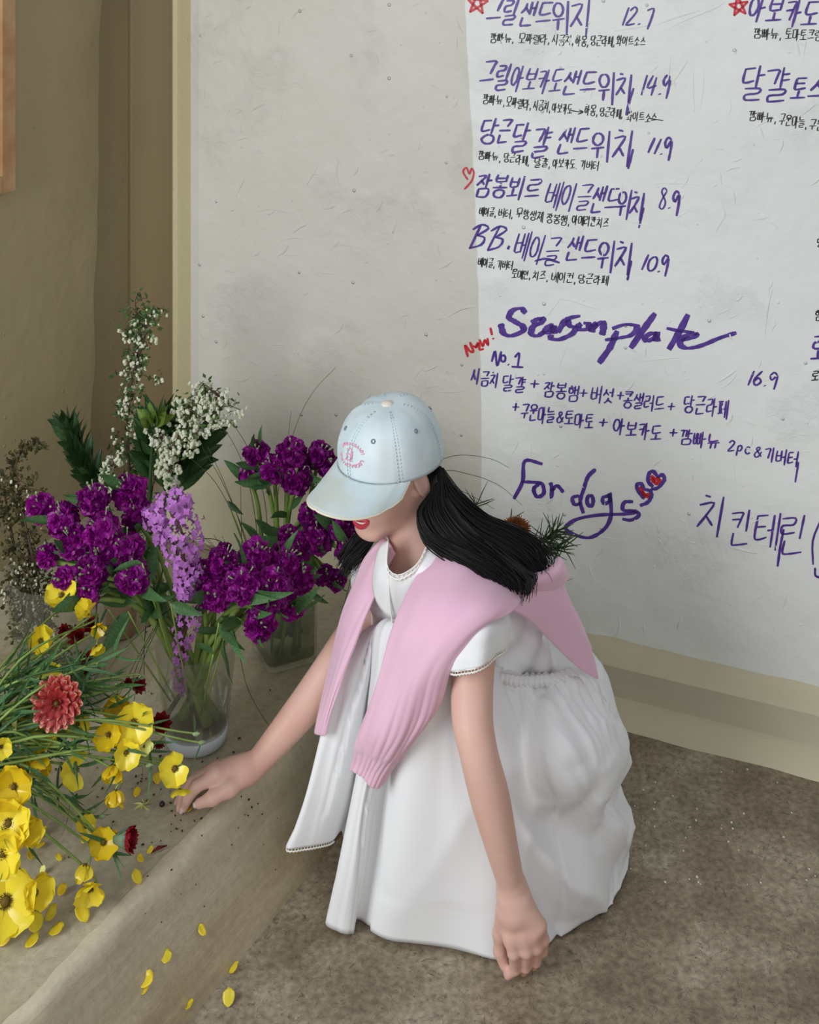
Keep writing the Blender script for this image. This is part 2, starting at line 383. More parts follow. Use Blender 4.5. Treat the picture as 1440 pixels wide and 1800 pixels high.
# ------------------------------------------------------------ handwriting on the wall (one-stroke letters, painted ribbons)
m_purple = mat('purple_paint', (68, 38, 128), .45, rgb2=(88, 56, 146), scale=60)
m_ink = mat('black_ink', (22, 20, 26), .5)
m_red = mat('red_paint', (200, 36, 48), .45)
def circ(cx, cy, rx, ry, n=12, a0=-90, a1=270):
    return [(cx+rx*math.cos(math.radians(a0+(a1-a0)*i/n)), cy+ry*math.sin(math.radians(a0+(a1-a0)*i/n))) for i in range(n+1)]
J = {
 'ㄱ': [[(0,.05),(1,0),(.95,.3),(.7,1)]],
 'ㄴ': [[(.05,0),(0,.9),(.25,1),(1,.9)]],
 'ㄷ': [[(0,.05),(.95,0)],[(.08,.05),(.02,.85),(.3,1),(1,.85)]],
 'ㄹ': [[(0,.05),(.95,0),(.85,.4),(.1,.5),(.05,.9),(.3,1),(1,.9)]],
 'ㅁ': [[(.05,0),(.05,1)],[(.05,.05),(.95,0),(.9,.95),(.05,1)]],
 'ㅂ': [[(.1,0),(.05,.95),(.9,.95)],[(.95,0),(.9,1)],[(.1,.5),(.9,.48)]],
 'ㅅ': [[(.55,0),(.4,.5),(0,1)],[(.45,.4),(1,.95)]],
 'ㅇ': [circ(.5,.5,.48,.5)],
 'ㅈ': [[(0,.08),(.95,0),(.5,.55),(0,1)],[(.5,.5),(1,.95)]],
 'ㅊ': [[(.3,-.15),(.7,-.1)],[(0,.2),(.95,.12),(.5,.6),(0,1)],[(.5,.58),(1,.95)]],
 'ㅋ': [[(0,.05),(1,0),(.95,.3),(.65,1)],[(.05,.48),(.9,.42)]],
 'ㅌ': [[(.05,.02),(.95,0)],[(.05,.5),(.85,.46)],[(.08,.05),(.02,.9),(.3,1),(1,.9)]],
 'ㅍ': [[(0,.05),(1,0)],[(.3,.05),(.32,.95)],[(.7,.05),(.68,.92)],[(0,1),(1,.93)]],
 'ㅎ': [[(.35,-.12),(.7,-.1)],[(0,.18),(1,.12)],circ(.5,.64,.36,.34)],
}
J['ㄲ'] = [[(x*.48, y) for x, y in s] for s in J['ㄱ']]+[[(.5+x*.5, y) for x, y in s] for s in J['ㄱ']]
J['ㅃ'] = [[(x*.46, y) for x, y in s] for s in J['ㅂ']]+[[(.54+x*.46, y) for x, y in s] for s in J['ㅂ']]
J['ㅉ'] = [[(x*.48, y) for x, y in s] for s in J['ㅈ']]+[[(.52+x*.48, y) for x, y in s] for s in J['ㅈ']]
CHO = 'ㄱㄲㄴㄷㄸㄹㅁㅂㅃㅅㅆㅇㅈㅉㅊㅋㅌㅍㅎ'
JUNG = 'ㅏㅐㅑㅒㅓㅔㅕㅖㅗㅘㅙㅚㅛㅜㅝㅞㅟㅠㅡㅢㅣ'
JONG = ' ㄱㄲㄳㄴㄵㄶㄷㄹㄺㄻㄼㄽㄾㄿㅀㅁㅂㅄㅅㅆㅇㅈㅊㅋㅌㅍㅎ'
VV = {  # vertical vowels in a narrow box
 'ㅏ': [[(.35,0),(.25,1)],[(.3,.48),(1,.44)]], 'ㅑ': [[(.35,0),(.25,1)],[(.3,.35),(1,.3)],[(.3,.62),(1,.57)]],
 'ㅓ': [[(.8,0),(.7,1)],[(.05,.5),(.75,.47)]], 'ㅕ': [[(.8,0),(.7,1)],[(.05,.36),(.75,.33)],[(.05,.62),(.75,.6)]],
 'ㅐ': [[(.2,.05),(.15,.92)],[(.85,0),(.78,1)],[(.2,.48),(.8,.46)]],
 'ㅔ': [[(.5,.05),(.42,.95)],[(.95,0),(.88,1.05)],[(0,.5),(.45,.47)]],
 'ㅣ': [[(.6,0),(.45,1)]] }
HV = { 'ㅗ': [[(.5,0),(.48,.8)],[(0,.9),(1,.8)]], 'ㅛ': [[(.33,0),(.33,.85)],[(.68,0),(.66,.82)],[(0,.9),(1,.82)]],
 'ㅜ': [[(0,.15),(1,.05)],[(.52,.1),(.45,1)]], 'ㅠ': [[(0,.15),(1,.05)],[(.35,.12),(.28,1)],[(.7,.1),(.64,1)]], 'ㅡ': [[(0,.55),(1,.42)]] }
COMB = {'ㅘ': ('ㅗ','ㅏ'), 'ㅚ': ('ㅗ','ㅣ'), 'ㅟ': ('ㅜ','ㅣ'), 'ㅝ': ('ㅜ','ㅓ'), 'ㅢ': ('ㅡ','ㅣ')}
LAT = {
 '0': [circ(.5,.5,.42,.5)], '1': [[(.75,0),(.25,1)]], '2': [[(.1,.2),(.5,0),(.85,.2),(.5,.6),(.05,1),(.95,.92)]],
 '4': [[(.45,0),(.05,.6),(.9,.5)],[(.8,.1),(.55,1)]], '6': [[(.75,0),(.2,.5),(.15,.85),(.5,1),(.85,.75),(.5,.5),(.2,.7)]],
 '7': [[(.1,.1),(.8,0),(.7,.4),(.3,1)]], '8': [[(.75,.15),(.45,0),(.2,.2),(.75,.65),(.6,.98),(.2,.9),(.3,.6),(.75,.15)]],
 '9': [[(.85,.12),(.45,0),(.12,.25),(.35,.48),(.85,.15),(.8,.55),(.62,1.1)]], '.': [[(.35,.9),(.45,.97)]], ',': [[(.45,.85),(.3,1.15)]],
 '+': [[(.5,.1),(.45,.9)],[(.05,.5),(.95,.5)]], '&': [[(.95,.95),(.25,.2),(.5,0),(.65,.2),(.1,.65),(.25,.98),(.6,.9),(.9,.45)]],
 '(': [[(.7,-.1),(.3,.5),(.6,1.2)]], 'B': [[(.45,0),(.1,1)],[(.0,.2),(.5,0),(.95,.15),(.35,.45)],[(.35,.45),(.85,.55),(.75,.85),(.05,1)]],
 'p': [[(.3,.3),(.15,1.3)],[(.25,.4),(.6,.25),(.85,.5),(.6,.8),(.25,.75)]], 'c': [[(.85,.35),(.5,.25),(.2,.6),(.5,.95),(.9,.8)]],
}
def put(strokes, x0, y0, x1, y1): return [[(x0+(x1-x0)*x, y0+(y1-y0)*y) for x, y in s] for s in strokes]
def syllable(ch):
    if ch in LAT: return LAT[ch]
    k = ord(ch)-0xAC00
    if k < 0 or k > 11171: return []
    c, v, t = CHO[k//588], JUNG[(k % 588)//28], JONG[k % 28]
    hb = .62 if t != ' ' else 1.0; out = []
    if v in VV:
        out += put(J[c], 0, .08, .52, hb*.82); out += put(VV[v], .52, 0, 1.0, hb*1.0 if t != ' ' else 1.12)
    elif v in HV:
        out += put(J[c], .12, 0, .88, hb*.52); out += put(HV[v], 0, hb*.58, 1, hb*.98)
    else:
        a, b2 = COMB[v]
        out += put(J[c], .02, .02, .58, hb*.48); out += put(HV[a], -.05, hb*.54, .66, hb*.95); out += put(VV[b2], .62, -.05, 1.05, hb*1.12)
    if t != ' ': out += put(J[t], .15, .66, .88, 1.02)
    return out
def ribbon(mb, pts, w, off=.0016, brush=0.0, smooth=3):
    if len(pts) > 2: pts = [tuple(p) for p in spline(pts, smooth)]
    else:
        (xa, ya), (xb, yb) = pts; pts = [(xa+(xb-xa)*i/4, ya+(yb-ya)*i/4) for i in range(5)]
    k = len(pts); L_, R_ = [], []
    for i, (x, y) in enumerate(pts):
        xa, ya = pts[max(i-1, 0)]; xb, yb = pts[min(i+1, k-1)]
        tx, ty = xb-xa, yb-ya; l = math.hypot(tx, ty) or 1; tx /= l; ty /= l
        ww = w*(1+brush*(abs(ty)-.5))*(1+.16*R.uniform(-1, 1))*(0.72 if i in (0, k-1) else 1)/2
        L_.append(on_wall(x-ty*ww, y+tx*ww, off)); R_.append(on_wall(x+ty*ww, y-tx*ww, off))
    e0 = on_wall(pts[0][0], pts[0][1], off)
    mb.grid([L_, R_])
ADV = {',': .35, '.': .35, ' ': .45, '(': .5, '+': .8, '1': .45}
def word(mb, text, x0, y0, x1, y1, h, w, slant=.12, brush=0, jit=.05):
    "text written from (x0, y0) to (x1, y1) (mid-height), letters h tall"
    tot = sum(ADV.get(c, 1) for c in text); a = 0
    for c in text:
        ad = ADV.get(c, 1); cw = (x1-x0)/tot
        xa = x0+cw*a; xb = xa+cw*ad*(.9 if ad == 1 else 1); f = (a+ad/2)/tot; ym = y0+(y1-y0)*f+R.uniform(-1, 1)*h*jit
        hh = h*(1+R.uniform(-1, 1)*jit)*(.8 if c in '+' else 1); a += ad
        if c == '+': hh = min(hh, cw)
        for s in syllable(c):
            pts = []
            for x, y in s:
                X = xa+(xb-xa)*x; Y = ym+(y-.5)*hh; X -= (y-.5)*hh*slant
                pts.append((X+R.uniform(-1, 1)*h*.012, Y+R.uniform(-1, 1)*h*.012))
            ribbon(mb, pts, w*((1.0 if w > 5 else .88) if w > 2.5 else .82), brush=max(brush, .25))
def writing(label, parts, m, strokes=None, w=4, brush=0, name='menu_lettering'):
    mb = MB()
    for p in parts: word(mb, *p)
    for s in (strokes or []): ribbon(mb, s, w, brush=brush, smooth=5)
    o = mb.build(name, m, wall_r, False); tag(o, label); return o
# bright repainted area
edge = [(816, -60), (819, 40), (823, 120), (829, 220), (833, 330), (838, 450), (842, 560), (845, 680), (846, 800), (848, 960), (850, 1090), (852, 1260), (854, 1500)]
edge = [(x+R.uniform(-1.2, 1.2), y) for x, y in [tuple(p) for p in spline(edge, 4)]]
mb = MB(); rows = []
for x, y in edge:
    rows.append([on_wall(x, y, -.0005), on_wall(x+1, y, .0008), on_wall(x+120, y, .0008)]+[on_wall(x+300+200*i, y, .0008) for i in range(5)])
last = rows[-1]
mb.grid(rows)
o = mb.build('painted_panel', m_panel, wall_r, False); tag(o, 'brighter white repainted area behind the writing')
p, k, rd = m_purple, m_ink, m_red
S = .26
writing('purple menu line reading 그릴샌드위치 12.7', [('그릴', 858, 18, 914, 24, 46, 4.6, S), ('샌드', 916, 24, 974, 27, 42, 4.6, S), ('위', 972, 31, 1006, 31, 52, 4.6, .02), ('치', 1004, 30, 1046, 31, 58, 4.6, .06), ('12', 1096, 28, 1122, 30, 32, 4, .25), ('.', 1120, 30, 1132, 30, 30, 5), ('7', 1135, 32, 1152, 32, 38, 4, .1)], p)
writing('small black ingredients line under 그릴샌드위치', [('깜빠뉴,', 862, 66, 905, 67, 17, 2.0), ('모짜렐라,', 912, 67, 968, 69, 17, 2.0), ('시금치,', 971, 69, 1010, 71, 17, 2.0), ('하몽,', 1012, 71, 1036, 72, 18, 2.0), ('당근라페,', 1039, 70, 1082, 72, 17, 2.0), ('화이트소스', 1084, 71, 1136, 74, 16, 2.0)], k)
writing('purple menu line reading 그릴아보카도샌드위치 14.9', [('그릴', 846, 130, 900, 134, 44, 4.6, S), ('아보카도', 900, 136, 992, 144, 40, 3.8, S), ('샌드', 992, 143, 1052, 149, 40, 4.6, S), ('위', 1053, 153, 1086, 154, 48, 4.6, .02), ('치', 1083, 150, 1118, 152, 46, 4.6, .06), ('14', 1128, 149, 1158, 151, 34, 4.2, .15), ('.', 1157, 152, 1168, 152, 30, 5), ('9', 1164, 153, 1181, 153, 36, 4.4, .1)], p, [[(1114, 155), (1106, 180), (1101, 203)]], 4.6)
writing('small black ingredients line under 그릴아보카도샌드위치', [('깜빠뉴,', 849, 172, 889, 178, 17, 2.0), ('모짜렐라,', 890, 178, 935, 184, 17, 2.0), ('시금치,', 938, 184, 969, 188, 17, 2.0), ('아보카도', 971, 188, 1007, 192, 16, 2.0), ('하몽,', 1028, 191, 1052, 195, 18, 2.0), ('당근라페,', 1055, 196, 1096, 200, 16, 2.0), ('화이트소스', 1102, 203, 1156, 208, 16, 2.0)], k, [[(1002, 194), (1014, 196), (1025, 197)], [(1016, 201), (1025, 197), (1018, 193)], [(1140, 208), (1166, 212)]], 2)
writing('purple menu line reading 당근달걀샌드위치 11.9', [('당', 846, 231, 879, 232, 46, 4.6, S), ('근', 877, 231, 900, 233, 40, 4.6, S), ('달', 902, 238, 934, 240, 52, 4.6, S), ('걀', 936, 247, 971, 249, 54, 4.6, S), ('샌드', 983, 246, 1038, 250, 44, 4.6, S), ('위', 1041, 254, 1078, 256, 48, 4.6, .05), ('치', 1078, 257, 1120, 259, 56, 4.6, .12), ('11', 1140, 255, 1162, 257, 26, 4.4, .25), ('.', 1160, 260, 1170, 260, 26, 5), ('9', 1167, 262, 1184, 262, 36, 4.4, .05)], p, [[(1113, 262), (1108, 282), (1104, 297)]], 4.4)
writing('small black ingredients line under 당근달걀샌드위치', [('깜빠뉴,', 841, 272, 882, 277, 16, 2.0), ('당근라페,', 886, 275, 932, 283, 16, 2.0), ('달걀,', 940, 284, 969, 287, 17, 2.0), ('아보카도.', 972, 286, 1016, 289, 16, 2.0), ('기버터', 1020, 288, 1054, 291, 15, 2.0)], k)
writing('purple menu line reading 잠봉뵈르 베이글샌드위치 8.9', [('잠봉뵈르', 838, 323, 953, 335, 38, 4.4, S), ('베이글', 962, 338, 1042, 350, 46, 3.5, S), ('샌드', 1042, 346, 1090, 354, 44, 4.4, S), ('위', 1086, 360, 1112, 361, 46, 4.4, .15), ('치', 1108, 360, 1138, 362, 44, 4.4, .12), ('8', 1158, 348, 1177, 350, 36, 3, .15), ('.', 1174, 355, 1184, 355, 26, 5), ('9', 1181, 357, 1198, 358, 38, 4.6, .05)], p, [[(1132, 365), (1127, 385), (1123, 401)]], 3.4)
writing('small black ingredients line under the 베이글샌드위치 row', [('베이글,', 843, 370, 873, 373, 15, 2.0), ('버터,', 877, 373, 903, 376, 15, 2.0), ('무항생제', 908, 374, 956, 382, 17, 2.0), ('장봉햄,', 961, 382, 1003, 388, 17, 2.0), ('아메리칸치즈', 1006, 385, 1071, 393, 16, 2.0)], k)
writing('purple menu line reading BB, 베이글 샌드위치 10.9', [('BB', 828, 417, 892, 418, 40, 4.4, .25), (',', 890, 424, 904, 424, 22, 5), ('베이글', 907, 425, 986, 444, 46, 3.5, S), ('샌드', 998, 436, 1052, 442, 42, 4.4, S), ('위', 1052, 447, 1084, 452, 50, 4.6, .1), ('치', 1082, 451, 1118, 453, 50, 4.6, .1), ('10', 1130, 461, 1158, 464, 26, 4, .3), ('.', 1155, 466, 1166, 466, 26, 5), ('9', 1162, 466, 1178, 467, 34, 4.4, .1)], p, [[(1110, 458), (1106, 478), (1103, 493)], [(940, 459), (960, 455), (984, 462)]], 4)
writing('small black ingredients lines under the BB row', [('베이글,', 841, 460, 871, 463, 15, 2.0), ('기버터,', 874, 464, 906, 467, 15, 2.0), ('로메인,', 900, 481, 934, 483, 15, 2.0), ('치즈,', 937, 483, 965, 487, 15, 2.0), ('베이컨,', 970, 486, 1014, 489, 17, 2.0), ('당근라페', 1017, 489, 1071, 493, 16, 2.0)], k)
q = lambda L_: [(800+x*.3611, 520+y*.3611) for x, y in L_]
season = [[(345,85),(320,62),(280,72),(262,105),(290,125),(330,150),(325,175),(270,195),(235,180),(222,135)],
 [(370,130),(400,115),(425,110),(420,130),(380,150),(372,185),(400,195),(435,175)],
 [(480,140),(455,150),(440,172),(455,180),(475,160),(480,145),(478,175),(500,178)],
 [(500,178),(530,130),(560,108),(610,98)],[(548,115),(558,145),(585,155),(570,185),(510,212),(470,208),(465,190)],
 [(615,135),(600,150),(615,165),(645,160),(650,138),(625,132)],
 [(690,130),(670,155),(665,178)],[(670,160),(700,135),(720,130),(722,160),(715,192)],
 [(790,170),(755,250),(700,328)],[(765,160),(830,140),(885,150),(860,190),(800,205),(730,215)],
 [(975,85),(920,160),(855,255)],[(985,180),(950,185),(925,205),(935,220),(970,205),(985,182),(980,215),(1000,210)],
 [(1135,90),(1095,170),(1040,262)],[(1030,158),(1090,170),(1165,178)],
 [(1100,215),(1150,205),(1178,190),(1150,185),(1110,205),(1095,235),(1130,255),(1200,242),(1290,205),(1370,180)]]
writing('large purple brush words reading Season plate', [], p, [q(s) for s in season], 8.5, .9)
q2 = q
writing('red handwritten New! beside Season plate', [], rd, [q(s) for s in ([(62,298),(48,240),(70,268),(88,270),(72,225)],[(85,245),(105,248),(115,232)],[(98,255),(112,230),(118,245),(120,262),(140,258)],[(118,212),(135,245),(145,215),(160,240),(158,205)],[(172,155),(180,192)],[(185,205),(187,212)])], 4)
writing('purple No. 1 line under Season plate', [], p, [q(s) for s in ([(178,322),(195,270),(205,340),(225,270)],circ(234,305,11,16),[(258,333),(262,337)],[(290,300),(312,280),(305,345)],[(275,345),(332,348)])], 4)
writing('purple price reading 16.9', [('16', 1316, 664, 1344, 664, 26, 4, .25), ('.', 1342, 667, 1352, 667, 22, 5), ('9', 1352, 668, 1370, 668, 28, 4, .1)], p)
writing('purple line listing 시금치 달걀, 잠봉햄, 버섯, 콩샐러드, 당근라페', [('시금치', 829, 660, 878, 669, 25, 3.2), ('달걀', 884, 671, 926, 678, 27, 3.2), ('+', 931, 674, 949, 675, 22, 3.2), ('잠봉햄', 956, 682, 1020, 692, 27, 3.2), ('+', 1018, 692, 1034, 692, 22, 3.2), ('버섯', 1040, 692, 1081, 697, 27, 3.2), ('+', 1084, 695, 1098, 696, 22, 3.2), ('콩샐러드', 1096, 701, 1170, 712, 27, 3.2), ('+', 1173, 714, 1188, 715, 22, 3.2), ('당근라페', 1203, 709, 1282, 720, 30, 3.4)], p)
writing('purple line listing 구운마늘&토마토, 아보카도, 깜빠뉴 2pc&기버터', [('+', 900, 714, 914, 716, 22, 3.2), ('구운마늘', 916, 722, 977, 731, 26, 3.2), ('&', 979, 734, 993, 735, 20, 3.0), ('토마토', 993, 734, 1046, 744, 24, 3.2), ('+', 1052, 743, 1070, 744, 22, 3.4), ('아보카도', 1079, 748, 1166, 762, 26, 3.4), ('+', 1176, 761, 1192, 762, 22, 3.4), ('깜빠뉴', 1196, 765, 1268, 779, 26, 3.4), ('2pc', 1280, 783, 1322, 791, 18, 3.2), ('&', 1326, 795, 1342, 796, 18, 3.0), ('기버터', 1344, 798, 1406, 806, 24, 3.4)], p, [[(1404, 812), (1398, 848)]], 3.4)
q = lambda L_: [(880+x*.3889, 780+y*.3889) for x, y in L_]
fd = [[(190,92),(110,78),(100,170),(60,250)],[(95,172),(165,175),(185,180)],[(175,180),(150,205),(165,240),(195,225),(190,185),(170,178)],[(225,175),(232,200),(230,250)],[(230,215),(255,190),(285,220)],
 [(430,115),(395,150),(375,210),(360,260),(375,315)],[(355,235),(325,245),(335,275),(362,270)],circ(405,258,14,25),[(490,235),(462,245),(468,272),(495,255),(492,225),(500,320),(470,385),(400,425),(320,405),(295,375),(350,340),(450,322),(560,318),(620,310)],
 [(600,262),(560,265),(555,300),(610,305),(625,325),(590,345),(550,340)],
 [(630,280),(665,265),(682,235),(675,205)],[(680,205),(710,200),(740,165),(732,140),(712,148),(690,125),(672,135),(668,170),(690,195)],
 [(650,250),(620,210),(618,185),(635,180),(650,205),(675,210)]]
writing('purple brush words reading For dogs with a looping tail', [], p, [q(s) for s in fd], 6.4, .25)
writing('two small red hearts inside purple outlines', [], rd, [q(s) for s in ([(628,195),(645,225),(665,240),(668,222)],[(640,215),(655,240)],[(680,145),(700,160),(720,155)],[(690,165),(705,180),(725,160)],[(682,155),(695,175)])], 6.5)
writing('purple words reading 치킨 테린 at the right edge', [('치', 1228, 903, 1284, 912, 62, 4.6, .12), ('킨', 1284, 920, 1326, 930, 62, 4.2, .12), ('테', 1328, 928, 1374, 936, 56, 4.2, .12), ('린', 1372, 935, 1424, 945, 66, 4.2, .12), ('(', 1422, 952, 1444, 955, 60, 4)], p, [[(1378, 930), (1372, 960), (1367, 996)]], 4.4)
def star(cx, cy, r_, rt): 
    tp = [(cx+r_*math.cos(math.radians(rt-90+72*i)), cy+r_*1.05*math.sin(math.radians(rt-90+72*i))) for i in range(5)]
    return [[tp[(2*i) % 5], tp[(2*i+2) % 5]] for i in range(5)]
writing('red star before the first menu line', [], rd, star(839, 6, 20, 6), 4.2)
writing('red star before 아보카도 at top right', [], rd, star(1299, 11, 18, -8), 4.2)
writing('red heart beside the 잠봉뵈르 line', [], rd, [[(822, 316), (814, 302), (820, 295), (825, 306), (829, 296), (833, 304), (829, 318), (816, 333)]], 3.0)
writing('purple menu heading reading 아보카도 at top right', [('아보카도', 1318, 12, 1444, 26, 42, 4.6, S), ('토스트', 1447, 26, 1545, 35, 42, 4.6, S)], p)
writing('small black ingredients line under 아보카도 at top right', [('깜빠뉴,', 1325, 57, 1376, 60, 18, 2.1), ('토마토크림', 1381, 59, 1446, 63, 18, 2.1)], k)
writing('purple menu heading reading 달걀토스트 at the right edge', [('달', 1306, 143, 1348, 146, 62, 4.6, .16), ('걀', 1346, 146, 1392, 148, 58, 4.6, .14), ('토스트', 1393, 156, 1480, 162, 38, 4.6, S)], p)
writing('small black ingredients line under 달걀토스트', [('깜빠뉴,', 1317, 203, 1367, 207, 17, 2.1), ('구운마늘,', 1370, 210, 1420, 216, 19, 2.1), ('구운', 1423, 219, 1450, 221, 19, 2.1)], k)
writing('purple word cut by the right edge', [('로제', 1426, 610, 1485, 616, 44, 4.6, .1)], p)
writing('small black words cut by the right edge', [('달걀', 1437, 425, 1465, 428, 16, 2.1), ('햄', 1433, 553, 1450, 554, 18, 2.4), ('로메인', 1427, 660, 1470, 664, 17, 2.4)], k)
writing('purple curl cut by the right edge under 테린', [], p, [[(1433, 998), (1434, 1012), (1446, 1016)]], 4)

# raised trowel marks and lumps in the plaster
rn = random.Random(17)
def marks(where, m, label, n, xr, yr, off, extra=()):
    mb = MB(); L_ = []
    for i in range(n):
        x, y = rn.uniform(*xr), rn.uniform(*yr); an = rn.choice((rn.gauss(0, .35), rn.gauss(-.7, .3), rn.gauss(1.5, .25))); l = rn.uniform(6, 34)*(2.0 if rn.random() < .12 else 1); c_ = rn.uniform(-.5, .5)
        L_.append([(x, y), (x+l*.5*math.cos(an+c_*.5), y+l*.5*math.sin(an+c_*.5)), (x+l*math.cos(an+c_), y+l*math.sin(an+c_))])
    L_ += list(extra)
    for pl in L_:
        q = [tuple(p) for p in spline(pl, 4)]; pts = [on_wall(x, y, off-.0004) for x, y in q]; k = len(pts); r_ = rn.uniform(.0012, .0024)
        mb.tube(pts, [r_*math.sin(math.pi*(i+.6)/(k+.2)) for i in range(k)], 6)
    for i in range(n//2):
        p = on_wall(rn.uniform(*xr), rn.uniform(*yr), off); s_ = rn.uniform(.0012, .0032); M = Matrix.Translation(p) @ N.to_track_quat('Z', 'Y').to_matrix().to_4x4() @ Matrix.Diagonal((1, rn.uniform(.7, 1.6), .5, 1)); mb.lathe([(s_, -s_*.3), (s_*.8, s_*.5), (s_*.3, s_*.9), (0, s_)], 7, M)
    o = mb.build('trowel_marks', m, wall_r); tag(o, label, kind='stuff')
marks(0, m_wall, 'small raised trowel marks left of the writing', 95, (345, 805), (10, 820), 0, [[(440,375),(470,368),(500,372),(540,380)], [(490,425),(515,418),(540,420)], [(415,345),(425,325),(432,305)], [(395,475),(415,478)], [(580,440),(600,430),(640,438)], [(540,325),(560,290)], [(700,390),(690,410),(700,380)], [(600,270),(592,300),(598,330)]])
marks(0, m_panel, 'raised trowel marks among the writing', 150, (860, 1435), (10, 1120), .0008, [[(1158,62),(1200,38),(1262,12),(1275,0)], [(1150,45),(1190,30),(1232,18)], [(1080,55),(1140,45)], [(1180,95),(1176,130),(1172,150)], [(1180,150),(1210,105)], [(1238,108),(1236,160),(1228,205)], [(1220,110),(1219,160),(1222,200)], [(1275,215),(1285,190),(1282,170)], [(980,545),(988,525),(1040,540),(1058,545)], [(990,520),(970,545),(955,565)], [(1000,600),(985,640)], [(1120,636),(1170,630),(1200,628)], [(1130,325),(1180,322),(1240,326)], [(1262,345),(1275,375),(1262,400),(1258,410)], [(1360,500),(1350,540),(1345,590)], [(1280,960),(1330,973)], [(1040,940),(1060,945),(1090,948)], [(1090,1085),(1088,1110),(1078,1118)], [(1190,1105),(1200,1085)], [(1290,520),(1296,528),(1310,515)]])
# ------------------------------------------------------------ person: one continuous body from blended volumes
m_skin = mat('skin', (224, 184, 168), .5, rgb2=(216, 170, 153), scale=9, sss=.12, spec=.35, bump=.05, bscale=300, bdist=.001)
def seg(a, b, ra, rb, k=.02): return ('s', np.array(a, float), np.array(b, float), ra, rb, k)
def ell(c, r, M=None, k=.02, sub=False): return ('e', np.array(c, float), np.array(r, float), np.eye(3) if M is None else M, k, sub)
def dist(pr, p):
    if pr[0] == 's':
        _, a, b, ra, rb, k = pr; ba = b-a; pa = p-a
        h = np.clip((pa@ba)/(ba@ba), 0, 1)
        return np.sqrt(((pa-h[..., None]*ba)**2).sum(-1))-(ra+(rb-ra)*h)
    _, c, r, M, k, sub = pr
    q = (p-c)@M; k0 = np.sqrt(((q/r)**2).sum(-1)); k1 = np.sqrt(((q/(r*r))**2).sum(-1))+1e-9
    return k0*(k0-1)/k1
def smin(a, b, k): h = np.maximum(k-np.abs(a-b), 0)/k; return np.minimum(a, b)-h*h*k*.25
def comb(f, pr, p):
    d = dist(pr, p)
    if pr[0] == 'e' and pr[5]: return -smin(-f, d, pr[4])
    return smin(f, d, pr[-1] if pr[0] == 's' else pr[4])
def field_at(prims, p):
    f = np.full(p.shape[:-1], .08)
    for pr in prims: f = comb(f, pr, p)
    return f
def volume_mesh(prims, h, post=None):
    lo = np.full(3, 9.); hi = -lo; bb = []
    for pr in prims:
        if pr[0] == 's': m = max(pr[3], pr[4]); l = np.minimum(pr[1], pr[2])-m; u = np.maximum(pr[1], pr[2])+m; k = pr[5]
        else: e = np.sqrt(((pr[3]*pr[2])**2).sum(1)); l = pr[1]-e; u = pr[1]+e; k = pr[4]
        bb.append((l-k-3*h, u+k+3*h)); lo = np.minimum(lo, l-4*h); hi = np.maximum(hi, u+4*h)
    n = np.ceil((hi-lo)/h).astype(int)+1
    f = np.full(n, .08, np.float32)
    for pr, (l, u) in zip(prims, bb):
        i0 = np.maximum(((l-lo)/h).astype(int), 0); i1 = np.minimum(((u-lo)/h).astype(int)+2, n)
        g = np.stack(np.meshgrid(*[lo[a]+h*np.arange(i0[a], i1[a]) for a in range(3)], indexing='ij'), -1)
        sl = tuple(slice(i0[a], i1[a]) for a in range(3)); f[sl] = comb(f[sl], pr, g)
    if post is not None: f = post(f, lo, h)
    s = f < 0
    m = [n[a]-1 for a in range(3)]
    cnt = sum(s[i:i+m[0], j:j+m[1], k:k+m[2]].astype(np.int8) for i in (0, 1) for j in (0, 1) for k in (0, 1))
    act = (cnt > 0) & (cnt < 8); I = np.argwhere(act)
    cs = [(i, j, k) for i in (0, 1) for j in (0, 1) for k in (0, 1)]
    V = np.stack([f[I[:, 0]+c[0], I[:, 1]+c[1], I[:, 2]+c[2]] for c in cs], 1)
    acc = np.zeros((len(I), 3)); w_ = np.zeros(len(I))
    for a in range(8):
        for b in range(a+1, 8):
            if sum(abs(cs[a][q]-cs[b][q]) for q in range(3)) != 1: continue
            va, vb = V[:, a], V[:, b]; x = (va < 0) != (vb < 0); t = np.where(x, va/np.where(x, va-vb, 1), 0)
            pt = np.array(cs[a])+t[:, None]*(np.array(cs[b])-np.array(cs[a])); acc += pt*x[:, None]; w_ += x
    P_ = (I+acc/w_[:, None])*h+lo
    idx = np.full(m, -1, np.int64); idx[act] = np.arange(len(I)); F_ = []
    for a in range(3):
        b, c = (a+1) % 3, (a+2) % 3
        sa = [slice(None)]*3; sb = [slice(None)]*3; sa[a] = slice(0, -1); sb[a] = slice(1, None)
        x = s[tuple(sa)] != s[tuple(sb)]; E = np.argwhere(x)
        ok = (E[:, b] > 0) & (E[:, c] > 0) & (E[:, b] < m[b]) & (E[:, c] < m[c]); E = E[ok]
        def g(db, dc):
            q = E.copy(); q[:, b] -= db; q[:, c] -= dc; return idx[q[:, 0], q[:, 1], q[:, 2]]
        quad = np.stack([g(1, 1), g(0, 1), g(0, 0), g(1, 0)], 1)
        inside = s[E[:, 0], E[:, 1], E[:, 2]]
        quad[~inside] = quad[~inside][:, ::-1]; F_.append(quad)
    return P_, np.concatenate(F_)
def np_mesh(name, V, Fq, m):
    me = bpy.data.meshes.new(name); me.vertices.add(len(V)); me.vertices.foreach_set('co', V.astype(np.float32).ravel())
    me.loops.add(Fq.size); me.loops.foreach_set('vertex_index', Fq.astype(np.int32).ravel())
    me.polygons.add(len(Fq)); me.polygons.foreach_set('loop_start', np.arange(0, Fq.size, 4, dtype=np.int32)); me.polygons.foreach_set('loop_total', np.full(len(Fq), 4, np.int32))
    me.update(calc_edges=True); me.validate(); me.shade_smooth(); me.materials.append(m); return me

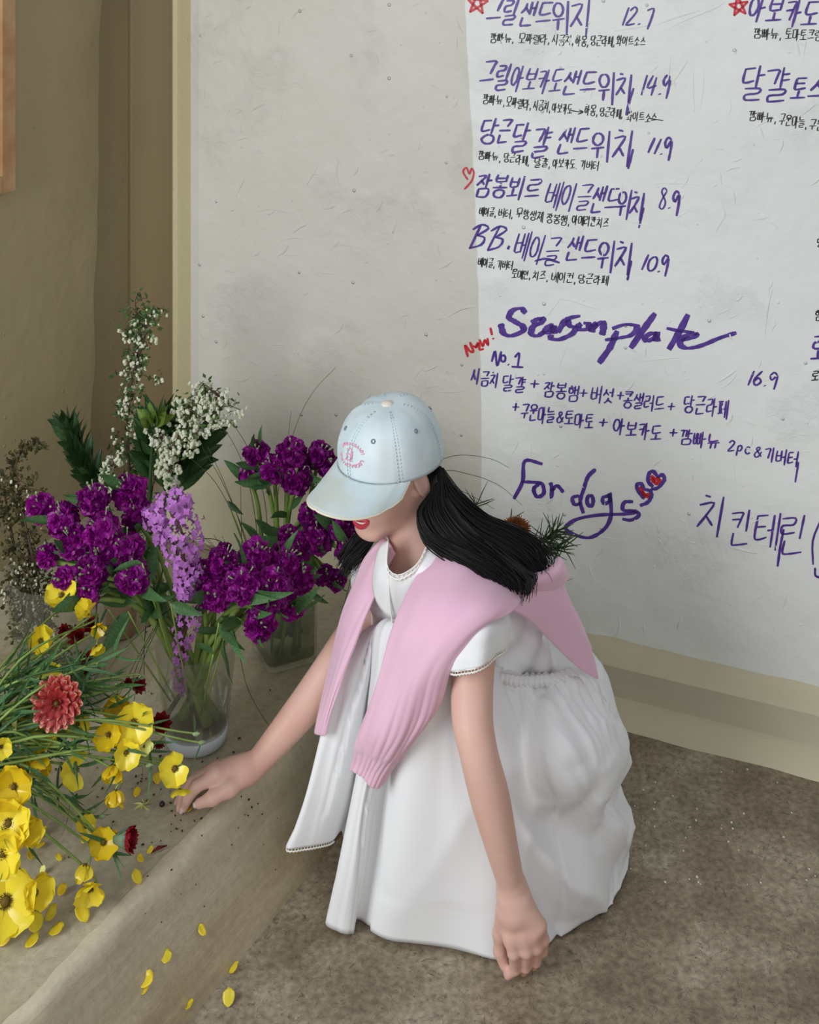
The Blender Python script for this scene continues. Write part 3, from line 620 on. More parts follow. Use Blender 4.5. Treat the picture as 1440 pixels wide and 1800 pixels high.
# head frame
HS = .775
yaw, pitch, roll_ = math.radians(46), math.radians(9), math.radians(-3)
fh = Vector((-math.cos(yaw), -math.sin(yaw), 0)); up = Vector((0, 0, 1))
f3 = fh*math.cos(pitch)-up*math.sin(pitch); u3 = fh*math.sin(pitch)+up*math.cos(pitch); l3 = u3.cross(f3)
rr = Matrix.Rotation(roll_, 3, f3); u3 = rr @ u3; l3 = rr @ l3
HC = P(687, 822, 2.0)
HM = np.array([[f3[i], l3[i], u3[i]] for i in range(3)])
def hl(x, y, z): return HC+(f3*x+l3*y+u3*z)*HS
def he(c, r, k=.02, rot=None, sub=False):
    M = HM if rot is None else HM@np.array(rot.to_matrix())
    return ell(hl(*c), np.array(r)*HS, M, k*HS, sub)
def hs(a, b, ra, rb, k=.01): return seg(hl(*a), hl(*b), ra*HS, rb*HS, k*HS)
head = [he((-.008, 0, .035), (.098, .076, .088), .01), he((.018, 0, -.010), (.076, .066, .088), .03),
        he((.030, 0, -.055), (.058, .052, .052), .03), hs((.000, .045, -.035), (.070, .014, -.096), .017, .016, .03), hs((.000, -.045, -.035), (.070, -.014, -.096), .017, .016, .03),
        he((.072, 0, -.094), (.020, .022, .017), .022),
        he((.060, .034, -.034), (.024, .022, .022), .03), he((.060, -.034, -.034), (.024, .022, .022), .03),
        hs((.090, 0, .012), (.108, 0, -.024), .007, .0095, .014), he((.102, .010, -.027), (.009, .007, .006), .008), he((.102, -.010, -.027), (.009, .007, .006), .008),
        he((.084, .0, -.060), (.014, .026, .018), .02),
        he((.088, .030, .014), (.012, .014, .009), .008, None, True), he((.088, -.030, .014), (.012, .014, .009), .008, None, True),
        he((.079, .030, .014), (.013, .013, .012), .004), he((.079, -.030, .014), (.013, .013, .012), .004),
        he((.082, .028, .032), (.010, .022, .006), .012), he((.082, -.028, .032), (.010, .022, .006), .012)]
for sd in (1, -1):
    er = Euler((sd*.25, .30, sd*.35))
    head += [he((-.006, sd*.080, -.002), (.022, .0085, .037), .006, er), he((-.001, sd*.0895, .002), (.0135, .0058, .025), .004, er, True),
             he((.006, sd*.077, -.024), (.009, .005, .009), .006), he((.007, sd*.079, -.002), (.004, .005, .007), .004)]
NB = P(748, 990, 1.985)                      # base of the neck
SN, SF = P(862, 1022, 1.925), P(664, 1005, 2.075)
neck = [seg(hl(-.030, 0, -.045), NB, .044, .047, .02)]
CH = P(770, 1055, 2.015); MID = P(835, 1125, 2.05); PEL = P(930, 1270, 2.08)
ax = np.array((SN-SF).normalized()); tz = np.array((CH-PEL).normalized()); tz = tz-ax*(tz@ax); tz /= np.linalg.norm(tz); ty = np.cross(tz, ax)
TM = np.stack([ax, ty, tz], 1)
torso = [ell(CH, (.125, .078, .10), TM, .04), ell(MID, (.112, .074, .12), TM, .05), ell(PEL, (.115, .09, .10), TM, .05),
         seg(SF, NB, .034, .036, .04), seg(SN, NB, .034, .036, .04)]
EL = P(842, 1325, 1.775)
WR = P(901, 1562, 1.79)
def limb(pts, rs, n=6, k=.0002):
    q = spline([tuple(p)+(r,) for p, r in zip(pts, rs)], n)
    return [seg(q[i][:3], q[i+1][:3], q[i][3], q[i+1][3], k) for i in range(len(q)-1)]
near_arm = limb([SN, P(836, 1130, 1.85), P(830, 1250, 1.80), EL, P(861, 1400, 1.772), P(880, 1480, 1.775), WR], [.038, .0325, .030, .0275, .0282, .0238, .0188])
def chain(pts, rs, k=.004): return [seg(pts[i], pts[i+1], rs[i], rs[i+1], k if i else .008) for i in range(len(pts)-1)]
h1 = [seg(WR, P(905, 1600, 1.785), .020, .021, .012)]
for a, b in (((893, 1580), (898, 1648)), ((903, 1580), (920, 1642)), ((912, 1580), (936, 1637)), ((918, 1585), (948, 1626))):
    h1.append(seg(P(*a, 1.785), P(*b, 1.782), .0125, .0105, .012))
h1 += chain([P(898, 1648, 1.780), P(903, 1675, 1.778), P(906, 1703, 1.792), P(893, 1714, 1.798)], [.0105, .0084, .0074, .0062])
h1 += chain([P(920, 1642, 1.779), P(926, 1672, 1.778), P(924, 1699, 1.794), P(920, 1708, 1.806)], [.0105, .0084, .0074, .0062])
h1 += chain([P(936, 1637, 1.782), P(944, 1666, 1.783), P(942, 1690, 1.798), P(938, 1698, 1.810)], [.010, .0080, .0070, .0059])
h1 += chain([P(949, 1626, 1.788), P(957, 1652, 1.792), P(955, 1672, 1.804), P(950, 1680, 1.814)], [.0088, .0070, .0062, .0054])
h1 += chain([P(888, 1600, 1.790), P(880, 1640, 1.802), P(879, 1672, 1.806), P(886, 1696, 1.803)], [.0135, .0108, .0088, .007], .006)
# reaching arm
EF = P(606, 1140, 2.03); WF = P(447, 1348, 1.95)
far_arm = limb([SF, P(645, 1080, 2.07), EF, P(556, 1215, 2.0), P(505, 1280, 1.97), WF], [.036, .031, .029, .0285, .0245, .0182])
h2 = []
for a, b, d in (((436, 1358), (380, 1364), 1.928), ((434, 1354), (378, 1356), 1.94), ((432, 1350), (381, 1352), 1.955), ((430, 1348), (388, 1350), 1.968)):
    h2.append(seg(P(*a, 1.945), P(*b, d), .0135, .0105, .014))
h2 += chain([P(380, 1364, 1.926), P(345, 1383, 1.922), P(329, 1405, 1.922), P(323, 1421, 1.924)], [.0105, .0085, .0075, .006])
h2 += chain([P(376, 1357, 1.940), P(338, 1376, 1.938), P(321, 1400, 1.936), P(316, 1421, 1.934)], [.0105, .0086, .0075, .0062])
h2 += chain([P(378, 1352, 1.956), P(345, 1368, 1.958), P(325, 1388, 1.955), P(312, 1412, 1.950)], [.010, .0083, .0072, .006])
h2 += chain([P(385, 1350, 1.970), P(358, 1362, 1.975), P(338, 1380, 1.973), P(326, 1398, 1.968)], [.009, .0075, .0066, .0056])
h2 += chain([P(430, 1364, 1.938), P(404, 1386, 1.917), P(374, 1403, 1.908), P(350, 1413, 1.908)], [.0145, .0115, .0093, .0072], .008)
KN, KF = P(722, 1185, 1.99), P(700, 1180, 2.10)
legs = [seg(P(945, 1300, 2.03), KN, .068, .040, .03), seg((.16, 2.14, .17), KF, .068, .038, .03),
        seg(KN, (.04, 2.02, .09), .048, .034), seg(KF, (.06, 2.12, .09), .048, .034)]
for yy in (2.02, 2.12): legs += [seg((.075, yy, .045), (-.02, yy-.02, .030), .032, .026), seg((-.02, yy-.02, .030), (-.085, yy-.03, .022), .026, .018)]
body_prims = torso+legs+neck+head+near_arm+far_arm+h1+h2
V, Fq = volume_mesh(body_prims, .0024)
person = empty('person', (.1, 2.03, 0)); tag(person, 'crouching person in pale denim cap, white dress and pink sweater reaching for flowers', 'person')
def kid(name, data, parent=None):
    o = bpy.data.objects.new(name, data); C.objects.link(o)
    if parent is None: o.parent = person; o.matrix_parent_inverse = Matrix.Translation(-person.location)
    else: o.parent = parent
    return o
body = kid('body', np_mesh('body', V, Fq, m_skin))
def face_x(y, z):
    "front of the face at (y, z) in head coordinates"
    xs = np.linspace(.14, .02, 121); pts = np.array([hl(x, y, z) for x in xs]); d = field_at(head, pts)
    i = int(np.argmax(d < 0)); return float(xs[i])
# mouth
m_lip = mat('lipstick', (196, 56, 72), .3); m_teeth = mat('teeth', (240, 234, 224), .25); m_dark = mat('mouth_dark', (90, 25, 30), .6)
def face_tube(ys, zf, rf, off, name, m):
    mb = MB(); pts = []; rs = []
    for y in ys: z = zf(y); pts.append(hl(face_x(y, z)+off, y, z)); rs.append(rf(y)*HS)
    mb.tube(pts, rs, 8); return kid(name, mb.mesh(name, m))
ys = [(-1+2*i/18)*.027 for i in range(19)]
q_ = lambda y: (y/.027)**2
zc = -.063
face_tube(ys, lambda y: zc+.0035+.005*q_(y)-.001*math.exp(-(y/.004)**2), lambda y: .0034*(1-q_(y))**.5+.0009, .0012, 'upper_lip', m_lip)
face_tube(ys, lambda y: zc-.0135+.0205*q_(y), lambda y: .0048*(1-q_(y))**.5+.0009, .0004, 'lower_lip', m_lip)
mb = MB(); rows = []
for t in (0, .33, .66, 1):
    row = []
    for y in ys: z = (zc+.0035+.005*q_(y))*(1-t)+(zc-.0135+.0205*q_(y))*t; row.append(hl(face_x(y, z)+.0006, y, z))
    rows.append(row)
mb.grid(rows); kid('mouth_opening', mb.mesh('mouth_opening', m_dark))
mb = MB(); yy = [(-1+2*i/40)*.0215 for i in range(41)]
rows = []
for t in (0, .5, 1):
    row = []
    for i, y in enumerate(yy):
        z = zc+.0022+.0045*q_(y)-t*.0085*(1-q_(y)*.75); row.append(hl(face_x(y, z)+.0016-.0006*(i % 5 == 0), y, z))
    rows.append(row)
mb.grid(rows); kid('teeth', mb.mesh('teeth', m_teeth))
m_hair = mat('black_hair', (8, 6, 7), .5, rgb2=(16, 11, 12), scale=40, spec=.28)
for sd in (1, -1):
    mb = MB(); pts = [hl(face_x(sd*y, z)+.001, sd*y, z) for y, z in ((.014, .036), (.024, .040), (.036, .039), (.046, .033))]
    mb.tube(pts, [.0014, .0026, .0024, .0010], 6); kid('eyebrow', mb.mesh('eyebrow', m_hair))
    mb = MB(); pts = [hl(face_x(sd*y, z)+.0012, sd*y, z) for y, z in ((.018, .012), (.025, .009), (.033, .008), (.042, .012))]
    mb.tube(pts, [.0008, .0014, .0015, .0010], 6); kid('closed_eyelash', mb.mesh('closed_eyelash', m_hair))
# nails
m_nail = mat('pale_nail', (236, 206, 204), .2); m_nail2 = mat('lilac_nail', (196, 190, 214), .2)
def nail(tip, prev, nrm, L, Wd, m):
    tip = Vector(tip); ax_ = (tip-Vector(prev)).normalized(); nrm = Vector(nrm); nrm = (nrm-ax_*nrm.dot(ax_)).normalized(); sd = ax_.cross(nrm); rows = []
    for i in range(6):
        t = i/5; rows.append([tip+ax_*(-.45+t)*L+sd*s_*Wd*(1-.35*t**3)+nrm*(.0062*(1-.45*s_*s_)-.0012*t) for s_ in (-1, -.5, 0, .5, 1)])
    mb = MB(); mb.grid(rows); o = kid('fingernail', mb.mesh('fingernail', m)); solid(o, .0006)
nail(P(349, 1413, 1.908), P(374, 1403, 1.908), (-.1, -.85, .5), .013, .0055, m_nail)
nail(P(322, 1423, 1.924), P(329, 1405, 1.922), (-.6, -.7, .2), .010, .0045, m_nail)
nail(P(886, 1697, 1.803), P(879, 1672, 1.806), (-.8, -.6, 0), .011, .0050, m_nail2)

# ------------------------------------------------------------ cap
m_den = mat('washed_denim', (222, 233, 235), .85, rgb2=(198, 214, 218), scale=14, bump=.25, bscale=420, bdist=.0006)
m_brim = mat('faded_denim_brim', (204, 220, 224), .85, rgb2=(200, 206, 196), scale=18, bump=.25, bscale=420, bdist=.0006)
m_pinkth = mat('pink_thread', (240, 176, 196), .7); m_seam = mat('seam_thread', (204, 219, 224), .8); m_edge = mat('cream_edge', (228, 222, 200), .8); m_eye = mat('eyelet_grey', (120, 134, 142), .6)
CA, CB, CT = .118, .097, .140
def zb_(ph): return .040*(.5+.5*math.cos(ph))**1.0+.006*(1-math.cos(ph))*.5-.004
def crown(ph, t, off=0.0):
    e = t*math.pi/2; pr = math.cos(e)**.62 if t < 1 else 0
    z0 = zb_(ph); sm = (abs((ph/(math.pi/3)) % 1.0-.0)); sm = min(sm, 1-sm)
    g = -.0018*math.exp(-(sm/.035)**2)*math.cos(e)
    wr = noise.noise(Vector((math.cos(ph)*3+7, math.sin(ph)*3, t*1.2)))*.0060*math.sin(min(1, t*2.2)*math.pi*.5)*math.cos(e)
    k = 1+.02*math.sin(t*math.pi)
    fx = 1.0+.0*math.cos(ph)
    r = 1+(g+wr+off)/.1
    return (-.004+CA*fx*math.cos(ph)*pr*k*r, CB*math.sin(ph)*pr*k*r, z0+(CT-z0)*math.sin(e)**.95+(off if t > .8 else 0)+(wr*.6 if t>.6 else 0))
rows = [[hl(*crown(2*math.pi*j/108, i/28)) for j in range(108)] for i in range(29)]
mb = MB(); mb.grid(rows, close_u=True)
cap = kid('cap', mb.mesh('cap', m_den)); tag(cap, 'washed pale blue denim cap'); solid(cap, .0006, 0)
BL, BA = .094, math.radians(70)
def brim(u, v, lift=0.0):
    ph = u*BA; x0, y0, z0 = crown(ph, .0)
    s_ = max(0, 1-u*u)**.55; x = x0+BL*v*s_+.0*v; y = y0*(1+.10*v*(1-abs(u))); 
    return (x, y, z0+.001-.20*BL*v*s_-v*(4.2*y*y)*(s_**.3 if s_ > 0 else 0)+.006*v*math.cos(u*3)*0+lift)
rows = [[hl(*brim(-1+2*j/40, i/14)) for j in range(41)] for i in range(15)]
mb = MB(); mb.grid(rows); br = kid('brim', mb.mesh('brim', m_brim), cap); solid(br, .003, 0); tag(br, 'faded blue curved brim')
mb = MB(); mb.tube([hl(*brim(-1+2*j/60, 1.0)) for j in range(61)], .0021, 6); kid('brim_edge', mb.mesh('brim_edge', m_edge), cap)
mb = MB(); mb.tube([hl(*brim(-1+2*j/60, .02, .001)) for j in range(61)], .0010, 5); kid('brim_seam', mb.mesh('brim_seam', m_eye), cap)
mb = MB()
for i in range(6):
    for o_ in ((-.035, .035) if i % 1 == 0 else (0,)):
        for a in range(22):
            t0 = a/22*.93; mb.tube([hl(*crown(i*math.pi/3+o_, t0, .0012)), hl(*crown(i*math.pi/3+o_, t0+.024, .0012))], .0006, 4)
tag(kid('seam_stitching', mb.mesh('seam_stitching', m_seam), cap), kind='stuff')
mb = MB(); c0 = hl(-.004, 0, CT); rows = [[c0+(f3*math.cos(2*math.pi*j/16)+l3*math.sin(2*math.pi*j/16))*.0095*math.cos(e)+u3*(.0045*math.sin(e)-.0005) for j in range(16)] for e in (0, .4, .8, 1.2, 1.55)]
mb.grid(rows, close_u=True); kid('button', mb.mesh('button', m_edge), cap)
for i in range(6):
    ph = (i+.5)*math.pi/3; a, b, c = Vector(hl(*crown(ph, .52, .0012))), Vector(hl(*crown(ph+.08, .52, .0012))), Vector(hl(*crown(ph, .58, .0012)))
    ex = (b-a).normalized(); ey = (c-a); ey = (ey-ex*ey.dot(ex)).normalized(); mb = MB()
    mb.tube([a+(ex*math.cos(t)+ey*math.sin(t))*.0028 for t in [2*math.pi*j/12 for j in range(13)]], .0011, 5)
    kid('eyelet', mb.mesh('eyelet', m_eye), cap)
# embroidery: a ring of small letters round a little upright figure
mb = MB(); EC, ET = .02, .30
def emb(x, y):
    x *= 1.25; y *= 1.25
    return hl(*crown(EC+x/.1, ET+y/.20, .0014))
def est(pts, r_=.0008): mb.tube([emb(*p) for p in pts], r_, 4)
let = [J['ㄷ'], LAT['0'], J['ㅅ'], J['ㅅ'], LAT['0'], [[(.5,0),(.5,1)]], J['ㅈ'], LAT['B'], J['ㄴ'], LAT['0']]
for i in range(26):
    if i in (6, 7, 19, 20): continue
    a = 2*math.pi*i/26; cx_, cy_ = .0255*math.sin(a), .0215*math.cos(a)
    for s_ in let[i % len(let)]:
        est([(cx_+(x-.5)*.0042*math.cos(a)+(.5-y)*.0055*math.sin(a), cy_-(x-.5)*.0042*math.sin(a)+(.5-y)*.0055*math.cos(a)) for x, y in s_])
est([(.001, .012), (.001, -.013)], .0013); est([(-.006, .009), (-.006, -.010)]); est([(-.008, .0), (.004, .001)]); est([(-.009, -.011), (.006, -.011)]); est([(-.008, .010), (-.002, .012)]); est([(.004, .008), (.004, -.008)])
o = kid('embroidery', mb.mesh('embroidery', m_pinkth), cap); tag(o, 'pink ring embroidery')
# ------------------------------------------------------------ hair
def guide(pts): return [np.array(P(*p)) for p in pts]
gl = guide([(758, 872, 1.94), (737, 905, 1.915), (748, 942, 1.895), (780, 966, 1.885), (818, 986, 1.870), (850, 1008, 1.858), (876, 1030, 1.852)])
gm = guide([(775, 848, 1.965), (778, 898, 1.93), (812, 948, 1.895), (858, 985, 1.885), (892, 1015, 1.872), (908, 1038, 1.862), (905, 1060, 1.858)])
gu = guide([(771, 822, 1.99), (804, 868, 1.975), (852, 912, 1.975), (905, 936, 1.97), (942, 960, 1.965), (958, 985, 1.955), (954, 1008, 1.945)])
def hair_strands(mb, gs, n, spread, r0, seed, lim=(0, 1), cutr=(.80, 1.0)):
    rn = random.Random(seed)
    for i in range(n):
        t = lim[0]+(lim[1]-lim[0])*rn.random(); m_ = len(gs)-1; k = min(int(t*m_), m_-1); ff = t*m_-k
        base = [gs[k][j]*(1-ff)+gs[k+1][j]*ff for j in range(len(gs[k]))]
        dy = rn.random()**1.3*.030*math.sin(math.pi*min(.98, max(.04, t)))-.004
        off = np.array([rn.gauss(0, 1), 0, rn.gauss(0, 1)])*spread; ph = rn.random()*6.28; wv = rn.uniform(.2, 1)*.0035
        pts = spline(base, 4); L_ = int(len(pts)*rn.uniform(*cutr)); L_ = max(L_, 5)
        out = []; rs = []
        for j in range(L_):
            s_ = j/(len(pts)-1); out.append(pts[j]+off*(.35+s_*1.4)+np.array([math.sin(ph+s_*7)*wv*s_, dy*(.4+.6*math.sin(s_*3.0))+.0, math.cos(ph+s_*6)*wv*s_])); rs.append(r0*(1-.75*(j/(L_-1))**2.5))
        mb.tube(out, rs, 4, False)
mb = MB()
hair_strands(mb, [gl, gm, gu], 1300, .0045, .0014, 3)
hair_strands(mb, [gl, gm], 60, .006, .0011, 4, (0, .5), (.9, 1.0))
hair_strands(mb, [gm, gu], 110, .006, .0012, 14, (0, 1), (.85, 1.0))
# stray curling ends
for (a, b) in (((905, 1000), (932, 1043)), ((915, 1005), (921, 1050)), ((925, 1003), (935, 1035)), ((880, 1000), (893, 1050)), ((870, 990), (898, 1052)), ((900, 990), (928, 1048))):
    for q in range(7):
        j = R.uniform(-4, 4); mb.tube([np.array(p) for p in spline([P(a[0]-45+j, a[1]-36+j, 1.885), P(a[0]+j, a[1], 1.875), P((a[0]+b[0])/2+12+j, (a[1]+b[1])/2-6, 1.868), P(b[0]+j*.7, b[1]-abs(j), 1.862)], 5)], .0009, 4, False)
gf = [guide([(668, 935, 2.04), (648, 960, 2.03), (624, 985, 2.02), (606, 1018, 2.015)]), guide([(640, 925, 2.05), (626, 945, 2.045), (612, 965, 2.04), (597, 1000, 2.035)])]
hair_strands(mb, gf, 260, .004, .0015, 5)
# scalp hair seen between cap and ear and behind it
hs_prims = [he((-.030, 0, .030), (.090, .0815, .070), .01)]
for sd in (1, -1): hs_prims += [he((.028, sd*.066, .022), (.018, .009, .020), .008), he((.002, sd*.072, .032), (.030, .011, .016), .008), he((-.040, sd*.060, -.010), (.030, .022, .045), .015)]
def hair_post(f, lo, h):
    n = f.shape; g = np.stack(np.meshgrid(*[lo[a]+h*np.arange(n[a]) for a in range(3)], indexing='ij'), -1)
    q = (g-np.array(HC))@HM/HS
    return np.maximum(f, np.maximum(q[..., 0]-.046, q[..., 0]*1.0-.030-(q[..., 2]-.0)*1.2))
Vh, Fh = volume_mesh(hs_prims+[seg(a, b, .014, .012, .01) for a, b in zip([Vector(v)+Vector((0, .022, 0)) for v in gm[1:5]], [Vector(v)+Vector((0, .022, 0)) for v in gm[2:6]])], .003, None)
b_ = len(mb.v); Fk = Fh
mb.v += [tuple(v) for v in Vh]; mb.f += [tuple(int(i)+b_ for i in f) for f in Fk]
hair = kid('hair', mb.mesh('hair', m_hair)); tag(hair, 'long straight black hair')

# ------------------------------------------------------------ white dress
m_dress = mat('white_cotton', (238, 238, 238), .92, bump=.12, bscale=500, bdist=.0005, spec=.08)
m_dress.node_tree.nodes['Principled BSDF'].inputs['Sheen Weight'].default_value = .1
m_lace = mat('lace_thread', (244, 242, 232), .8)
def Q(*r): return [P(*p) for p in r]
WV = Vector
cols = [
 Q((800,1150,2.12),(720,1112,2.10),(632,1108,2.04),(592,1170,2.0),(570,1280,1.965),(550,1380,1.945),(533,1440,1.94),(517,1479,1.935)),
 Q((815,1150,2.06),(735,1106,2.03),(655,1097,1.985),(612,1180,1.955),(590,1290,1.935),(570,1385,1.925),(555,1440,1.922),(542,1487,1.922)),
 Q((825,1150,2.01),(745,1103,1.98),(664,1095,1.955),(635,1190,1.952),(618,1300,1.945),(602,1390,1.945),(592,1435,1.948),(582,1477,1.955)),
 Q((828,1152,1.99),(748,1103,1.96),(668,1095,1.945),(650,1200,1.965),(636,1310,1.98),(622,1400,1.99),(612,1440,2.0),(603,1467,2.01)),
 Q((830,1152,1.98),(752,1103,1.95),(673,1095,1.930),(657,1200,1.92),(645,1310,1.92),(630,1410,1.925),(615,1510,1.93),(600,1600,1.925)),
 Q((835,1155,1.965),(756,1103,1.935),(679,1096,1.912),(662,1200,1.888),(642,1310,1.882),(622,1410,1.876),(598,1520,1.876),(575,1622,1.892)),
 Q((840,1156,1.955),(762,1103,1.92),(686,1097,1.898),(673,1200,1.874),(656,1310,1.866),(634,1410,1.860),(616,1530,1.860),(596,1638,1.876)),
 Q((845,1158,1.95),(767,1105,1.91),(693,1099,1.893),(684,1200,1.876),(668,1310,1.868),(645,1415,1.864),(633,1530,1.864),(618,1642,1.876)),
 Q((850,1160,1.95),(773,1106,1.90),(702,1101,1.888),(696,1210,1.884),(684,1320,1.890),(664,1420,1.898),(648,1530,1.896),(630,1618,1.904)),
 Q((855,1165,1.945),(787,1110,1.89),(724,1106,1.875),(724,1210,1.855),(722,1320,1.848),(712,1430,1.846),(702,1550,1.85),(690,1647,1.866)),
 Q((862,1170,1.94),(802,1120,1.885),(762,1120,1.87),(772,1220,1.845),(780,1330,1.83),(784,1440,1.825),(786,1560,1.835),(786,1670,1.848)),
 Q((870,1172,1.94),(828,1140,1.89),(814,1150,1.87),(828,1240,1.848),(842,1350,1.836),(852,1460,1.83),(860,1570,1.834),(864,1681,1.841)),
 Q((890,1178,1.945),(882,1182,1.93),(888,1220,1.91),(905,1290,1.89),(922,1390,1.870),(935,1480,1.855),(948,1570,1.855),(952,1667,1.858)),
 Q((925,1184,1.955),(938,1205,1.935),(955,1245,1.905),(972,1320,1.872),(990,1400,1.862),(1000,1490,1.868),(1006,1570,1.872),(998,1650,1.874)),
 Q((960,1184,1.97),(988,1205,1.95),(1008,1250,1.928),(1032,1320,1.905),(1050,1400,1.892),(1058,1480,1.90),(1056,1550,1.912),(1050,1610,1.920)),
 Q((985,1180,2.0),(1020,1202,1.985),(1045,1250,1.968),(1066,1320,1.945),(1082,1395,1.94),(1090,1460,1.952),(1094,1520,1.968),(1074,1590,1.937)),
 Q((997,1178,2.03),(1040,1200,2.03),(1062,1250,2.02),(1082,1320,2.01),(1093,1390,2.01),(1106,1450,2.01),(1110,1490,2.01),(1106,1518,2.018)),
 Q((1002,1178,2.06),(1045,1200,2.08),(1068,1250,2.08),(1085,1320,2.085),(1092,1370,2.085),(1097,1410,2.085),(1100,1440,2.088),(1098,1457,2.092)),
 [WV((.20,2.15,.30)),WV((.26,2.20,.29)),WV((.29,2.23,.24)),WV((.30,2.25,.18)),WV((.31,2.27,.12)),WV((.31,2.28,.06)),WV((.31,2.29,.03)),WV((.31,2.29,.005))],
 [WV((.12,2.18,.34)),WV((.11,2.23,.33)),WV((.10,2.26,.28)),WV((.09,2.28,.20)),WV((.09,2.29,.13)),WV((.09,2.30,.07)),WV((.09,2.30,.03)),WV((.09,2.30,.005))],
 [WV((.06,2.17,.37)),WV((.01,2.20,.39)),WV((-.03,2.20,.38)),WV((-.05,2.20,.30)),WV((-.04,2.20,.22)),WV((-.02,2.20,.12)),WV((-.01,2.20,.06)),WV((0,2.20,.005))],
]
nr = len(cols[0]); rows_c = [[c[i] for c in cols] for i in range(nr)]
S_ = patch(rows_c, 11, 12, close_u=True)
NRW, NCL = len(S_), len(S_[0])
def ridge(x): return 1-abs(2*(x % 1)-1)
cen = Vector((.1, 2.05, .25)); out = [[None]*NCL for _ in range(NRW)]
for i in range(NRW):
    v = i/(NRW-1)
    for j in range(NCL):
        u = j/NCL*len(cols)
        a = S_[i][(j+1) % NCL]-S_[i][(j-1) % NCL]; b = S_[min(i+1, NRW-1)][j]-S_[max(i-1, 0)][j]
        nrm = a.cross(b); 
        if nrm.length < 1e-9: out[i][j] = S_[i][j]; continue
        nrm.normalize()
        if nrm.dot(S_[i][j]-cen) < 0: nrm.negate()
        p = S_[i][j]; wgt = math.sin(min(1, v*1.05)*math.pi)**.5 if v < .9 else .55
        d = 0; bl = lambda x, a_, b_: max(0, min(1, (x-a_)/(b_-a_)))
        if 11 < u < 19:
            wl = bl(u, 11.3, 12.6)*(1-bl(u, 18, 19))
            g1_ = ridge(u*2.3+noise.noise(Vector((u*.9, v*2.2, 3)))*1.2)**1.3           # gathers at the waist
            d += wl*(.013*g1_-.006)*math.exp(-((v-.16)/.20)**2)
            d += wl*(.018*math.exp(-((v-.44+.02*(u-14))/.12)**2)-.020*math.exp(-((v-.66+.015*(u-14))/.10)**2))   # thigh pouch over the fold behind the knee
            an = math.atan2((v-.56)*6, (u-11.2)); fan = bl(v, .56, .72)                 # creases fanning from behind the knee to the hem
            d += wl*fan*(.022*ridge(an*1.75+.25+.25*noise.noise(Vector((u*.7, v*2, 7))))**1.5-.010)*(.6 if v > .97 else 1)
            d += wl*.012*(abs(noise.noise(Vector((u*.8+v*3.4, v*3-u*.35, 8.3))))*2-.5)*wgt*(1-fan*.6)
            d += wl*.004*(ridge(u*.9-v*6+noise.noise(Vector((u, v*3, 4)))*1.2)**3)*wgt
        else:
            d += .006*noise.noise(Vector((u*.55, v*1.1, 5.5)))*wgt
            d += .002*(ridge(u*.8+v*.5+noise.noise(Vector((u, v*2, 1)))*.5)-.5)*wgt
        if 8.5 < u < 12.8:
            d += .010*math.sin((u-8.5)*2.2+v*1.4)*wgt*min(1, v*2)
            an2 = math.atan2((v-.30)*5, (u-13.2)); d += .006*bl(v, .4, .6)*(ridge(an2*2.6)**2)*math.sin((u-8.5)/4.3*math.pi)
        q = p+nrm*d
        if q.z < .004: q.z = .004
        out[i][j] = q
mb = MB(); mb.grid(out, close_u=True)
dress = kid('dress', mb.mesh('dress', m_dress)); tag(dress, 'long white cotton dress'); solid(dress, .0018)
# bodice and short sleeves
bod = [ell(CH, (.137, .090, .105), TM, .03), ell(MID, (.124, .088, .125), TM, .05), ell(PEL, (.145, .12, .125), TM, .05), seg(SF, NB+Vector((.01, 0, -.02)), .042, .043, .03), seg(SN, NB+Vector((.01, 0, -.02)), .043, .043, .03)]
cut_o = np.array(P(712, 985, 1.90)); cut_n = np.array((NB-CH).normalized())
def bod_post(f, lo, h):
    n = f.shape; g = np.stack(np.meshgrid(*[lo[a]+h*np.arange(n[a]) for a in range(3)], indexing='ij'), -1)
    fr_ = g-np.array(NB+Vector((-.035, -.055, .02))); dn = .058-np.sqrt(fr_[..., 0]**2+fr_[..., 1]**2*.8+(fr_[..., 2]*.9)**2)
    wv = .0035*np.abs(np.sin(g[..., 0]*75+g[..., 2]*60+2*np.sin(g[..., 2]*22)))+.0035*np.sin(g[..., 0]*50-g[..., 2]*95+1.5*np.sin(g[..., 0]*30))
    return np.maximum(f+wv*1.2-.002, dn).astype(np.float32)
Vb, Fb = volume_mesh(bod, .0035, bod_post)
kid('bodice', np_mesh('bodice', Vb, Fb, m_dress), dress)
def lacehem(name, pts, r=.0045, parent=dress, th=.0008):
    "crocheted edging: two cords joined by a zigzag"
    pts = [Vector(p) for p in spline(pts, 12)]; mb = MB(); L_ = [0]
    for a, b in zip(pts, pts[1:]): L_.append(L_[-1]+(b-a).length)
    def at(s_):
        for i in range(len(L_)-1):
            if s_ <= L_[i+1]: return pts[i].lerp(pts[i+1], (s_-L_[i])/max(1e-9, L_[i+1]-L_[i]))
        return pts[-1]
    n = max(4, int(L_[-1]/(r*1.15))); dz = Vector((0, 0, -r)); top = [at(L_[-1]*i/n) for i in range(n+1)]
    mb.tube(top, th, 4); mb.tube([p+dz for p in top], th*1.3, 4)
    for i in range(n): mb.tube([top[i], top[i]+dz], th*.8, 4, False)
    for i in range(0, n, 1): c = (top[i]+top[i+1])/2+dz*1.05; mb.tube([top[i]+dz, c+dz*.35, top[i+1]+dz], th, 4, False)
    return kid(name, mb.mesh(name, m_lace), parent)
hem = out[-1]; k7 = 7
lacehem('hem_lace', [hem[j] for j in range(0, 25, 3)])
lacehem('hem_lace', [hem[j] for j in range(35, 51, 3)])
